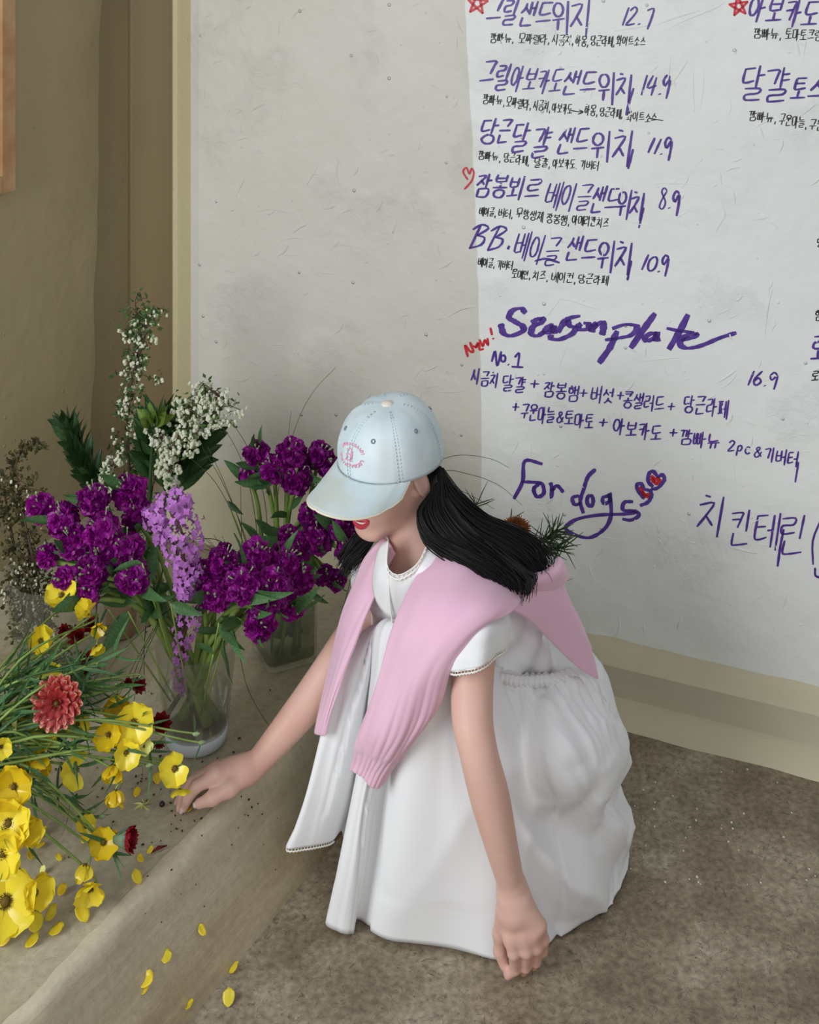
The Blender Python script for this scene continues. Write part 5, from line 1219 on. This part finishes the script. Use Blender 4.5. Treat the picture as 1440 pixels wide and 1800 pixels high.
dried('short dark leafy branch low inside the tall vase', [(95,1210,2.18),(60,1150,2.18),(40,1070,2.18),(30,1010,2.2)], 11, .015, 3)
dried('bare-tipped leafy branch crossing the tall vase', [(130,1210,2.16),(92,1130,2.17),(60,1050,2.19),(45,980,2.2)], 9, .014, 3)

# leafy green cones
def cone(label, path, n, L0, L1, wl, head, rn, lv=None):
    pts = [P(*p) for p in path]; t = empty('leafy_cone', tuple(pts[0])); tag(t, label, 'foliage'); S = tube_part('stem', pts, (.004, .003), m_stemd, t); k = len(S)
    lo = int(k*.45)
    for i in range(n):
        f_ = i/(n-1); idx = min(k-2, lo+int(f_*(k-2-lo))); ax = (S[idx+1]-S[idx]).normalized(); b1_ = ax.orthogonal().normalized(); b2_ = ax.cross(b1_); a = i*2.4
        d = b1_*math.cos(a)+b2_*math.sin(a); me = (lv or LEAF_D)[rn.randrange(len(lv or LEAF_D))]
        L_ = L0+(L1-L0)*f_; M = rotmat(ax*(.75+.5*f_)+d*wl, 'X')
        xz = M.to_3x3() @ Vector((0, 0, 1)); rl = 0 if xz.dot(ax-d) > 0 else math.pi
        put_part('leaf', me, S[idx]+d*.004, ax, L_, t, M=M @ Matrix.Rotation(rl, 4, 'X'))
    if head:
        ax = (S[-1]-S[-2]).normalized(); b1_ = ax.orthogonal().normalized(); b2_ = ax.cross(b1_)
        for i in range(14):
            a = i*2.4; d = b1_*math.cos(a)+b2_*math.sin(a); put_part('bract', LEAF_B[i % 2], S[-1]-ax*.012+d*.004, ax, .036, t, M=rotmat(ax*(1.2-.05*i)+d*(.25+.05*i), 'X') @ Matrix.Rotation(math.pi*0, 4, 'X'))
rn = random.Random(31)
cone('dark green leafy cone leaning left, left of the white branches', [(235,1020,2.36),(205,930,2.38),(172,850,2.40),(140,790,2.40),(112,738,2.40)], 84, .052, .046, .60, False, rn)
cone('dark leafy cone with a bright green head behind the white bells', [(255,1050,2.36),(262,900,2.38),(270,830,2.40),(275,770,2.40),(276,738,2.40)], 54, .070, .060, .75, True, rn)
cone('leafy green cone reaching right behind the white bells', [(270,1050,2.34),(285,920,2.38),(300,850,2.40),(325,800,2.41),(345,760,2.41)], 44, .080, .075, .95, False, rn)
cone('bright green leafy head high between the white branches', [(258,1000,2.34),(264,850,2.34),(268,775,2.33),(270,735,2.33)], 8, .035, .04, .5, True, rn)
cone('small bright green tuft tucked between white tassels', [(300,900,2.38),(300,820,2.40),(300,765,2.40),(302,740,2.40)], 10, .035, .04, .5, True, rn)
# ------------------------------------------------------------ thin dark grass blades
def blade(label, path, grp, rn, r=.0009):
    pts = [P(*p) for p in path]; t = MB(); S = [Vector(p) for p in spline(pts, 8)]
    t.tube(S, [r*(1-.6*i/len(S)) for i in range(len(S))], 4); o = t.build('grass_blade', m_stemd, None); tag(o, label, 'grass', grp); return o
rn = random.Random(77); g1 = 'thin dark grass blades'
for lb, pth in (('long dark grass blade crossing the wall left of the cap', [(470,1060,2.32),(490,860,2.3),(520,750,2.3),(550,690,2.3),(590,646,2.3)]),
  ('short upright grass blade just left of the long one', [(500,900,2.31),(504,800,2.31),(512,722,2.31)]),
  ('grass blade arching from the white bells down to the purple back row', [(470,1060,2.33),(468,900,2.33),(445,810,2.33),(420,760,2.33),(392,728,2.33)]),
  ('lower arching blade beside the first, right of the white bells', [(460,1060,2.32),(450,920,2.32),(432,830,2.32),(408,775,2.32),(388,748,2.32)]),
  ('straight dark blade slanting from the green leaves to the vase', [(450,1040,2.31),(420,930,2.31),(380,850,2.31),(335,805,2.31)]),
  ('dark blade slanting just above the straight one', [(455,1040,2.3),(430,940,2.3),(392,850,2.3),(355,785,2.3)]),
  ('dark blade slanting steeply right of the lilac', [(455,1040,2.31),(425,930,2.31),(395,850,2.31),(365,785,2.31)]),
  ('vertical grass blade below the purple back row', [(426,1000,2.33),(424,900,2.33),(423,820,2.33)]),
  ('grass blade trailing down right of the glass vase onto the ledge', [(405,1100,2.03),(421,1150,2.06),(432,1200,2.06),(450,1240,2.08),(473,1276,2.12)]),
  ('grass blade hanging straight down left of the glass vase', [(256,1100,2.05),(253,1160,2.05),(256,1220,2.07)]),
  ('dark grass blade fanning left below the purple mass', [(275,1095,2.05),(240,1160,2.04),(215,1210,2.06),(196,1250,2.09)]),
  ('second blade of the fan below the purple mass', [(278,1095,2.04),(245,1160,2.03),(228,1215,2.04),(216,1262,2.06)]),
  ('third blade of the fan below the purple mass', [(280,1096,2.03),(256,1150,2.03),(240,1205,2.05),(232,1262,2.07)]),
  ('blade pointing left over the small pot', [(300,1070,2.06),(250,1110,2.08),(215,1145,2.10),(180,1190,2.12)]),
  ('flat grass blade level with the lilac, upper', [(470,1060,2.3),(400,960,2.28),(340,948,2.25),(250,962,2.22)]),
  ('flat grass blade level with the lilac, lower', [(460,1070,2.3),(400,985,2.28),(330,962,2.26),(250,978,2.22)]),
  ('horizontal grass blade crossing the top of the tall vase', [(160,1008,2.1),(100,1014,2.12),(20,1018,2.14)]),
  ('grass blade arching over the hair towards the writing', [(600,1080,2.35),(660,880,2.36),(735,828,2.36),(800,801,2.36),(860,806,2.36),(895,822,2.36)]),
  ('second grass blade arching behind the hair, ending on the letter F', [(610,1080,2.33),(680,880,2.34),(770,830,2.34),(830,835,2.34),(880,855,2.34),(918,888,2.34)]),
  ('third faint grass blade low behind the hair', [(620,1080,2.33),(700,900,2.33),(790,862,2.33),(835,875,2.33),(868,894,2.33)]),
  ('short curved grass blade under the pink collar roll', [(900,1050,2.2),(960,1016,2.22),(985,1024,2.22),(1007,1017,2.22)]),
  ('short straight grass blade above the pink collar roll tip', [(900,1050,2.2),(955,1016,2.22),(994,1013,2.22)]),
  ): blade(lb, pth, g1, rn)
rn = random.Random(78)
for i in range(16):
    x0 = 350+rn.random()*110; y0 = 930+rn.random()*60
    blade('fine green grass blade in the tuft between the lilac and the back row', [(440+rn.uniform(-10, 10),1050,2.28),((x0+430)/2, (y0+1040)/2-8,2.27),(x0,y0,2.27)], 'grass tuft behind the vase', rn, .0008)

# needle foliage behind the hair
def needles(label, path, n, L_, rn, name='needle_branch', up=.5, lo_=.35):
    pts = [P(*p) for p in path]; t = empty(name, tuple(pts[0])); tag(t, label, 'foliage'); S = tube_part('stem', pts, (.0022, .0012), m_stemd, t); k = len(S); mb = MB()
    for i in range(n):
        idx = int(k*lo_+(k-1-k*lo_)*i/n); ax = (S[min(idx+1, k-1)]-S[idx-1]).normalized(); d = (ax*rn.uniform(.2, 1)+Vector((rn.gauss(0, .7), rn.gauss(-.1, .4), rn.gauss(.15, .7)))).normalized(); l = L_*rn.uniform(.6, 1.25)
        q = S[idx]+d*l; m2 = S[idx]+d*l*.5+Vector((0, 0, rn.uniform(-.002, .004))); mb.tube([S[idx], m2, q], [.0010, .0012, .0004], 4)
    o = mb.build('needles', m_stemd, None); child_world(o, t); tag(o, kind='stuff')
rn = random.Random(41)
needles('dark needle branch behind the hair, reaching towards the looping letter', [(600,1090,2.34),(700,1040,2.34),(830,1010,2.3),(915,975,2.27),(955,950,2.26),(985,930,2.26)], 62, .042, rn, lo_=.66)
needles('second needle branch spreading right above the pink collar', [(600,1095,2.33),(720,1060,2.33),(850,1020,2.29),(925,985,2.26),(965,968,2.25),(995,962,2.25)], 46, .040, rn, lo_=.66)
needles('short needle sprig rising behind the top of the hair', [(600,1080,2.35),(720,980,2.34),(800,930,2.32),(832,905,2.31),(838,882,2.31)], 8, .046, rn, lo_=.86)
needles('needle twigs behind the orange bloom', [(600,1090,2.36),(720,1020,2.35),(830,975,2.32),(885,940,2.31),(900,915,2.31)], 18, .028, rn, lo_=.8)
c = P(908, 927, 2.28); t = empty('orange_bloom', tuple(P(860, 985, 2.29))); tag(t, 'fuzzy orange brown bloom half hidden behind the hair', 'flower'); mb = MB()
tube_part('stem', [P(700, 1040, 2.33), P(860, 985, 2.29), c], .002, m_twig, t)
for i in range(420):
    z = 1-2*(i+.5)/420; a = i*2.4; r_ = math.sqrt(1-z*z); d = Vector((r_*math.cos(a)*1.1, r_*math.sin(a), z*.8)); mb.tube([c, c+d*.023*rn.uniform(.8, 1.1)], [.0006, .0009], 3, False)
o = mb.build('bristles', fmat('orange_bristle', (186, 118, 58), (140, 84, 40), .2, .7, 0, 60), None); child_world(o, t); tag(o, kind='stuff')

# ------------------------------------------------------------ yellow flowers
rn = random.Random(61)
YM = VYb+Vector((.03, 0, .172))
def stemto(t, c, d, rn, r0=.0026, m=m_stem, leaves=7, root=None):
    m0 = (root or YM)+Vector((rn.uniform(-.03, .03), rn.uniform(-.03, .03), 0)); foot = VYb+Vector((-(m0.x-VYb.x)*.5, -(m0.y-VYb.y)*.5, .02))
    mid = m0.lerp(c, .5)+Vector((0, rn.uniform(-.01, .01), .035+rn.uniform(-.015, .02))); pre = c-d*.022
    S = tube_part('stem', [foot, m0, mid, pre, c], (r0, .0013), m, t, 6)
    for i in range(leaves):
        k = int(rn.uniform(.35, .93)*(len(S)-1)); tan = (S[min(k+1, len(S)-1)]-S[k-1]).normalized(); dd_ = tan+Vector((rn.gauss(0, .7), rn.gauss(-.1, .5), rn.gauss(0, .6)))
        put_part('leaf', LEAF_N[rn.randrange(3)], S[k], dd_, rn.uniform(.03, .065), t, rn.uniform(-1, 1), 'X')
    return S
def yflower(px, py, Y, rp, d, label, key='y', n=6, el=.35, miss=(), leaves=7, stem=True, name='yellow_flower', off=0.0):
    c = P(px, py, Y); d = Vector(d).normalized(); r = rp/F*Y*1.05; t = empty(name, tuple(c if not stem else VYb)); tag(t, label, 'flower', 'yellow buttercup flowers')
    if stem: stemto(t, c, d, rn, leaves=leaves)
    M = rotmat(d, 'Z', rn.uniform(0, 6))
    for i in range(n):
        if i in miss: continue
        e = el+rn.uniform(-.18, .18); a = 2*math.pi*i/n+rn.uniform(-.12, .12)
        put_part('petal', YP[key][rn.randrange(4)], c, d, r*rn.uniform(.92, 1.1), t, M=M @ Matrix.Rotation(a, 4, 'Z') @ Matrix.Translation((.06*r, 0, .002*i*.3)) @ Matrix.Rotation(-e, 4, 'Y'))
    put_part('center', CENTER, c+d*.001, d, r*.85, t)
fc = (.1, -.85, .45)
YL = [
 (72,1128,1.92,27,(.2,-.7,.5),'bright yellow flower at the top left of the yellow bunch','y',5,.7,(),8),
 (108,1048,1.96,26,(0,-.5,.9),'flat yellow flower directly under the purple flowers','y',6,.2,(),4),
 (155,1078,1.94,26,(-.3,-.5,.8),'ragged yellow flower just below the lowest purple florets','y',5,.9,(),5),
 (168,1100,1.93,20,(.5,-.8,-.2),'drooping yellow flower under the ragged one','g',5,.9,(1,),4),
 (170,1135,1.92,18,(.4,-.8,-.3),'half yellow flower beside the long dark leaf','y',4,.8,(),4),
 (205,1222,1.88,29,(.1,-.5,-.35),'layered yellow flower seen from behind, above the open one','g',8,.75,(),6),
 (236,1270,1.84,36,(.12,-.92,.38),'fully open six-petalled yellow flower facing the viewer','y',6,.22,(),6),
 (90,1198,1.87,30,(0,-.7,.7),'yellow flower peeking over the big red flower','y',5,.4,(),5),
 (55,1252,1.85,24,(-.2,-.8,.4),'yellow flower tucked left of the big red flower','y',5,.5,(),7),
 (80,1292,1.82,32,(-.1,-.85,.45),'cluster-topping yellow flower just under the big red flower','y',5,.5,(),7),
 (135,1272,1.84,24,(.3,-.8,.3),'yellow flower right below the big red flower','y',5,.5,(),6),
 (52,1322,1.80,22,(-.2,-.8,-.3),'yellow flower hanging under the cluster at left','g',6,.8,(),7),
 (74,1332,1.79,25,(.1,-.75,-.5),'golden yellow flower hanging face down at left','g',7,.9,(),5),
 (132,1352,1.80,30,(.5,-.8,.3),'yellow flower with three petals, on a pale bent stalk','y',5,.3,(2,3),4),
 (3,1312,1.75,20,(.3,-.9,.2),'yellow flower cut by the left edge, upper','y',5,.5,(),5),
 (190,1292,1.83,26,(.1,-.6,.4),'shaded yellow flower behind the open one','g',6,.5,(),7),
 (222,1322,1.82,24,(.3,-.85,.2),'yellow flower below the fully open one','y',5,.35,(),5),
 (200,1345,1.81,24,(0,-.6,-.6),'golden flower hanging above the ledge','g',6,.7,(),4),
 (203,1388,1.80,23,(.05,-.45,-.85),'golden double flower hanging upside down, nearly touching the ledge','g',10,.95,(),2),
 (308,1350,1.83,28,(.1,-.9,.3),'yellow flower nearest the reaching hand','y',5,.35,(4,),0),
 (316,1386,1.83,18,(.2,-.5,-.8),'small yellow flower folded down at the fingertips','y',4,.3,(),0),
 (254,1312,1.83,14,(.2,-.8,.3),'little pale yellow flower at the tip of a long thin stalk','p',7,.4,(),2),
 (20,1272,1.80,14,(0,-.8,.4),'small pale flower hidden in the left stems','p',5,.4,(),6),
 (24,1383,1.72,34,(.1,-.85,.45),'olive yellow shaded flower at the left edge','g',8,.25,(),7),
 (16,1447,1.70,42,(.1,-.85,.45),'large yellow flower at the left edge, above the lowest ones','y',8,.25,(),6),
 (40,1460,1.70,34,(.75,-.6,.3),'yellow double flower seen from the side, lower left','y',8,.9,(),4),
 (4,1500,1.68,38,(.2,-.9,.35),'yellow flower cut by the left edge, middle','y',6,.4,(),4),
 (10,1585,1.69,56,(.1,-.75,.6),'biggest yellow flower at the lower left edge','y',6,.35,(),5),
 (58,1570,1.70,34,(.7,-.6,.45),'yellow flower turned right beside the biggest one','y',6,.7,(),4),
 (150,1518,1.745,23,(0,-.5,-.7),'small yellow flower head resting above its twin on the ledge','y',6,.9,(),3),
 (158,1560,1.735,30,(.15,-.7,-.15),'yellow flower lying on the ledge with wide open petals','y',6,.4,(),0),
 (182,1480,1.765,27,(.2,-.75,.5),'yellow flower behind the crimson one','g',5,.4,(),2),
 (150,1452,1.79,18,(.4,-.7,.5),'half yellow flower over the stalks of the crimson one','y',4,.4,(),2),
]
for a in YL:
    px, py, Y, rp, d, lb, key, n, el, miss, lv = a
    yflower(px, py, Y, rp, d, lb, key, n, el, miss, lv)
# loose leafy greens between the stems
for i in range(36):
    px = rn.uniform(-5, 210); py = rn.uniform(1150, 1400); Y = 1.86-.0003*(py-1150)+rn.uniform(-.03, .05); c = P(px, py, Y)
    t = empty('leafy_sprig', tuple(VYb)); tag(t, 'narrow-leaved green stem filling the yellow bunch', 'foliage', 'green stems of the yellow bunch'); stemto(t, c, Vector((.6, -.2, .3)).normalized(), rn, .0022, m_stem if i % 2 else m_leafg, 10)
for i, (px, py, Y) in enumerate(((345,1290,1.84),(355,1305,1.84),(262,1345,1.82),(165,1425,1.80),(180,1435,1.80),(250,1190,1.88))):
    c = P(px, py, Y); t = empty('budding_sprig', tuple(VYb)); tag(t, ['thin stalk with a tiny bud reaching over the vase base', 'lower forked stalk with a bud by the vase base', 'thin stalk with a bud pointing right over the ledge', 'thin green stalk above the crimson flower', 'second thin stalk beside the crimson flower', 'stalk with a spiky green bud near the grass fan'][i], 'foliage')
    S = stemto(t, c, Vector((1, -.2, 0)).normalized(), rn, .0018, m_stem, 3); mb = MB(); mb.lathe([(0, -.006), (.003, -.003), (.0035, .001), (.001, .005), (0, .006)], 8, Matrix.Translation(c) @ rotmat((1, 0, .1))); o = mb.build('bud', m_bud, None); child_world(o, t)

# ------------------------------------------------------------ red flowers
def redmat():
    m = bpy.data.materials.new('red_cream_petal'); m.use_nodes = True; nt = m.node_tree; b = nt.nodes['Principled BSDF']; b.inputs['Roughness'].default_value = .5
    tc = nt.nodes.new('ShaderNodeTexCoord'); sx = nt.nodes.new('ShaderNodeSeparateXYZ'); nt.links.new(tc.outputs['Object'], sx.inputs[0])
    n = nt.nodes.new('ShaderNodeTexNoise'); n.inputs['Scale'].default_value = 9; mp = nt.nodes.new('ShaderNodeMapping'); mp.inputs['Scale'].default_value = (.5, 8, 1); nt.links.new(tc.outputs['Object'], mp.inputs[0]); nt.links.new(mp.outputs[0], n.inputs['Vector'])
    ad = nt.nodes.new('ShaderNodeMath'); ad.operation = 'MULTIPLY_ADD'; ad.inputs[1].default_value = .5; nt.links.new(n.outputs['Fac'], ad.inputs[0]); nt.links.new(sx.outputs[0], ad.inputs[2])
    r = nt.nodes.new('ShaderNodeValToRGB'); e = r.color_ramp.elements; e[0].position = .5; e[0].color = lin((122, 18, 22)); e[1].position = 1.24; e[1].color = lin((222, 180, 140)); x = e.new(.98); x.color = lin((158, 38, 36))
    mr = nt.nodes.new('ShaderNodeMath'); mr.operation = 'MULTIPLY'; mr.inputs[1].default_value = .8; nt.links.new(ad.outputs[0], mr.inputs[0]); e[0].position = .35; x.position = .90; e[-1].position = 1.04
    nt.links.new(mr.outputs[0], r.inputs['Fac']); nt.links.new(r.outputs[0], b.inputs['Base Color']); return m
m_rc = redmat()
mb = MB(); mb.grid(petal(1, .27, .08, .08, 6, 4, .1, 0, .78)); RP = tmpl(mb, 'petal', m_rc)
mb = MB(); mb.grid(petal(1, .16, .10, .02, 5, 3, 0, 0, .75)); CP = tmpl(mb, 'petal', m_crim)
mb = MB(); mb.grid(petal(1, .26, .25, .05, 4, 3, 0, 0, .7)); DP = tmpl(mb, 'petal', m_redd)
def dbl(name, px, py, Y, rp, d, label, me, rings, cat='flower', leaves=5, stem=True):
    c = P(px, py, Y); d = Vector(d).normalized(); r = rp/F*Y; t = empty(name, tuple(VYb if stem else c)); tag(t, label, cat)
    if stem: stemto(t, c, d, rn, .0028, m_stem, leaves)
    M = rotmat(d, 'Z', rn.uniform(0, 6))
    for n, el, L_ in rings:
        for i in range(n):
            a = 2*math.pi*i/n+n+rn.uniform(-.06, .06); put_part('petal', me, c, d, r*L_*rn.uniform(.93, 1.05), t, M=M @ Matrix.Rotation(a, 4, 'Z') @ Matrix.Translation((.05*r, 0, 0)) @ Matrix.Rotation(-(el+rn.uniform(-.06, .06)), 4, 'Y'))
    return t, c, d, r
t, c, d, r = dbl('red_flower', 100, 1236, 1.80, 43, (.05, -.9, .42), 'big red flower with cream-edged petals in the yellow bunch', RP, ((17, .02, 1.0), (14, .16, .86), (9, .42, .62), (5, .9, .34)))
put_part('center', CENTER, c+d*.004, d, r*.45, t)
t, c, d, r = dbl('crimson_flower', 205, 1474, 1.765, 38, (.93, -.2, .12), 'crimson daisy seen from the side, lying low on its stalk', CP, ((20, .95, 1.0), (16, 1.1, .95), (12, 1.25, .85)), leaves=9)
mb = MB(); mb.lathe([(.0, -.004), (.006, -.003), (.0095, .006), (.0135, .018), (.011, .019), (0, .010)], 18, Matrix.Translation(c) @ rotmat(d)); o = mb.build('calyx', fmat('grey_calyx', (104, 124, 96), (84, 104, 78), .001, .6), None); child_world(o, t)
for px, py, Y, rp, dd_, lb in ((115,1108,1.97,14,(0,-.8,.4),'small dark red flower at the top left of the yellow bunch'), (138,1118,1.95,20,(-.2,-.7,.6),'dusky red double flower, left one of the touching pair'), (160,1098,1.96,17,(.2,-.7,.6),'dusky red double flower, right one of the touching pair'),
    (152,1160,1.93,18,(.2,-.6,.6),'red and yellow flower under the touching red pair'), (150,1178,1.93,12,(.2,-.7,.0),'little dark red flower below the red and yellow one'), (242,1205,1.92,16,(.6,-.6,.4),'dark red flower standing near the grass fan'), (225,1200,1.94,9,(.2,-.7,.5),'tiny dark red flower left of the grass fan'), (282,1272,1.90,21,(.3,-.6,.5),'dark red flower against the side of the glass vase'), (280,1306,1.89,11,(.1,-.7,-.4),'tiny dark red flower below the vase-side one')):
    dbl('red_flower', px, py, Y, rp, dd_, lb, DP, ((9, .35, 1.0), (7, .8, .85), (5, 1.15, .6)), leaves=2)

# a few large hand-placed leaves of the stock stems
for px0, py0, px1, py1, Y, L_, lb in ((225,1075,182,1145,2.0,.085,'long grey-green leaf drooping in front of the small pot'), (300,1060,352,1082,1.97,.065,'broad green leaf lying right under the lilac'), (395,1120,400,1200,1.98,.085,'dark leaf hanging down outside the glass vase'), (385,1095,425,1145,1.97,.075,'green leaf folded over the vase rim at right'), (190,1070,175,1095,1.99,.035,'small pale leaf below the purple mass'), (545,1040,575,1062,2.1,.045,'dark leaf hanging by the sweater'), (400,880,425,905,2.28,.045,'oval dark leaf right of the lilac top'), (250,990,200,1000,1.99,.06,'grey-green leaf under the left purple mass'), (375,1150,345,1128,1.97,.04,'small leaf curling at the vase rim')):
    a, b = P(px0, py0, Y), P(px1, py1, Y-.01); t = empty('loose_leaf', tuple(a)); tag(t, lb, 'leaf')
    put_part('blade', leafmesh('leaf', 1, .16, -.12, m_leafg if Y < 2.2 else m_leafd, wav=.1), a, b-a, (b-a).length*1.05, t, rn.uniform(-.4, .4)-math.pi/2*0, 'X')
    tube_part('stalk', [VMb.lerp(a, .3) if Y < 2.05 else VSb.lerp(a, .5), a], .0014, m_stem, t)

# ------------------------------------------------------------ fallen petals and crumbs
rn = random.Random(91)
def fallen(px, py, label, key='y', L_=.020, ang_=0, el=.15):
    L_ *= .8
    p = on_ground(px, py, .0025); mb = MB(); q = petal(L_, L_*.42, .25, .06, 5, 5, rn.uniform(-.2, .2), rn.uniform(0, 6), .66)
    M = Matrix.Translation(p) @ Matrix.Rotation(ang_, 4, 'Z') @ Matrix.Translation((-L_*.5, 0, 0)) @ Matrix.Rotation(-el, 4, 'Y'); mb.grid([[M @ v for v in r] for r in q])
    o = mb.build('fallen_petal', {'y': m_yel, 'g': m_yel2, 'p': m_pale, 'd': m_redd}[key], None); tag(o, label, 'petal', 'fallen petals'); solid(o, .0005)
FP = [(71,1491,'g','yellow petal lying on the ledge under the left flowers',.020),(52,1511,'g','petal almost hidden beside the lower left stems',.016),(104,1512,'y','small curled petal on the ledge left of the twin flower heads',.014),(76,1535,'p','pale small petal between the biggest flower and the twin heads',.014),(83,1573,'g','golden petal right of the lower left flowers',.022),(109,1570,'g','golden petal just left of the open flower lying on the ledge',.020),(16,1628,'y','petal near the left edge below the biggest flower',.018),(62,1630,'y','widest of the petals gathered below the lower left flowers',.032),(92,1614,'y','petal standing on the gathered group, upper right',.026),(99,1640,'y','petal at the right end of the gathered group',.026),(57,1660,'y','narrow petal in front of the gathered group',.026),(9,1657,'g','crumpled golden petal at the left edge',.028),(144,1614,'y','single large petal alone right of the gathered group',.032),(246,1515,'g','small golden petal head right of the crimson flower',.015),(240,1550,'y','petal on the crest of the ledge below the small golden one',.024),(265,1500,'y','small petal beside the dark seed curl',.015),(276,1375,'g','yellow petal on the ledge left of the hand, behind',.020),(241,1398,'g','petal beside the upside-down golden flower',.018),(352,1641,'y','single petal on the sloping front, nearest the skirt',.019),(290,1684,'y','petal on the slope left of the nearest-skirt one',.023),(255,1727,'y','larger of two touching petals on the slope',.028),(253,1745,'y','smaller of two touching petals on the slope',.015),(331,1771,'y','petal at the foot of the slope near the bottom edge',.019),(413,1709,'y','petal on the floor, farther from the bottom edge',.022),(402,1762,'y','petal on the floor, closer to the bottom edge',.026),(333,1428,'g','orange yellow petal under the fingertips',.015),(153,1476,'g','petal lying beneath the crimson flower stalks',.028),(75,1470,'y','petal beside the side-facing yellow double flower',.022)]
for px, py, k_, lb, L_ in FP: fallen(px, py, lb, k_, L_, rn.uniform(-.6, 3.0), rn.uniform(.05, .5))
p = on_ground(279, 1497, .003); mb = MB(); mb.tube([p+Vector((-.010, -.006, 0)), p+Vector((0, 0, .003)), p+Vector((.011, .008, 0))], [.0008, .0026, .0008], 6); tag(mb.build('seed_curl', m_redd, None), 'dark red brown curled scrap on the ledge crest', 'scrap')
p = on_ground(252, 1424, .004); t = empty('wilted_flower', tuple(p)); tag(t, 'wilted pale flower lying on the ledge left of the fingers', 'flower'); tube_part('stem', [p, P(246, 1398, 1.93), P(240, 1375, 1.92)], .0013, m_pale, t)
for i in range(7): put_part('petal', LEAF_N[0], p+Vector((0, 0, .004)), (math.cos(i*.9), math.sin(i*.9), -.05), .016, t, 0, 'X')
for i in range(7): t.children[i+1].data = leafmesh('petal', 1, .12, -.2, m_pale) if i == 0 else t.children[1].data
p = on_ground(285, 1418, .004); mb = MB(); mb.lathe([(0, -.004), (.004, -.002), (.0045, .001), (.002, .004), (0, .0045)], 8, Matrix.Translation(p)); tag(mb.build('dark_berry', mat('black_berry', (30, 26, 26), .4), None), 'black berry on the ledge beside the wilted flower', 'berry')
mb = MB()
for i in range(190):
    px = rn.gauss(330, 130) if i < 120 else rn.uniform(40, 560); py = rn.gauss(1380, 60) if i < 120 else rn.uniform(1180, 1640)
    p = on_ground(px, py, .0006)
    if p.z < .02 or px < 0: continue
    s_ = rn.uniform(.0007, .0022); M = Matrix.Translation(p) @ Matrix.Rotation(rn.uniform(0, 3), 4, 'Z'); mb.box((-s_, -s_*.6, -.0004), (s_, s_*.6, s_*.5), M)
tag(mb.build('soil_crumbs', mat('dark_crumb', (66, 54, 42), .8), None, False), 'dark crumbs scattered over the ledge', 'debris', kind='stuff')
mb = MB()
for i in range(45):
    p = on_ground(rn.uniform(1080, 1440), rn.uniform(1330, 1560), .0006); s_ = rn.uniform(.0006, .0016); M = Matrix.Translation(p); mb.box((-s_, -s_, -.0004), (s_, s_, s_*.5), M)
tag(mb.build('pale_specks', mat('white_speck', (224, 218, 206), .8), None, False), 'white specks on the floor at right', 'debris', kind='stuff')
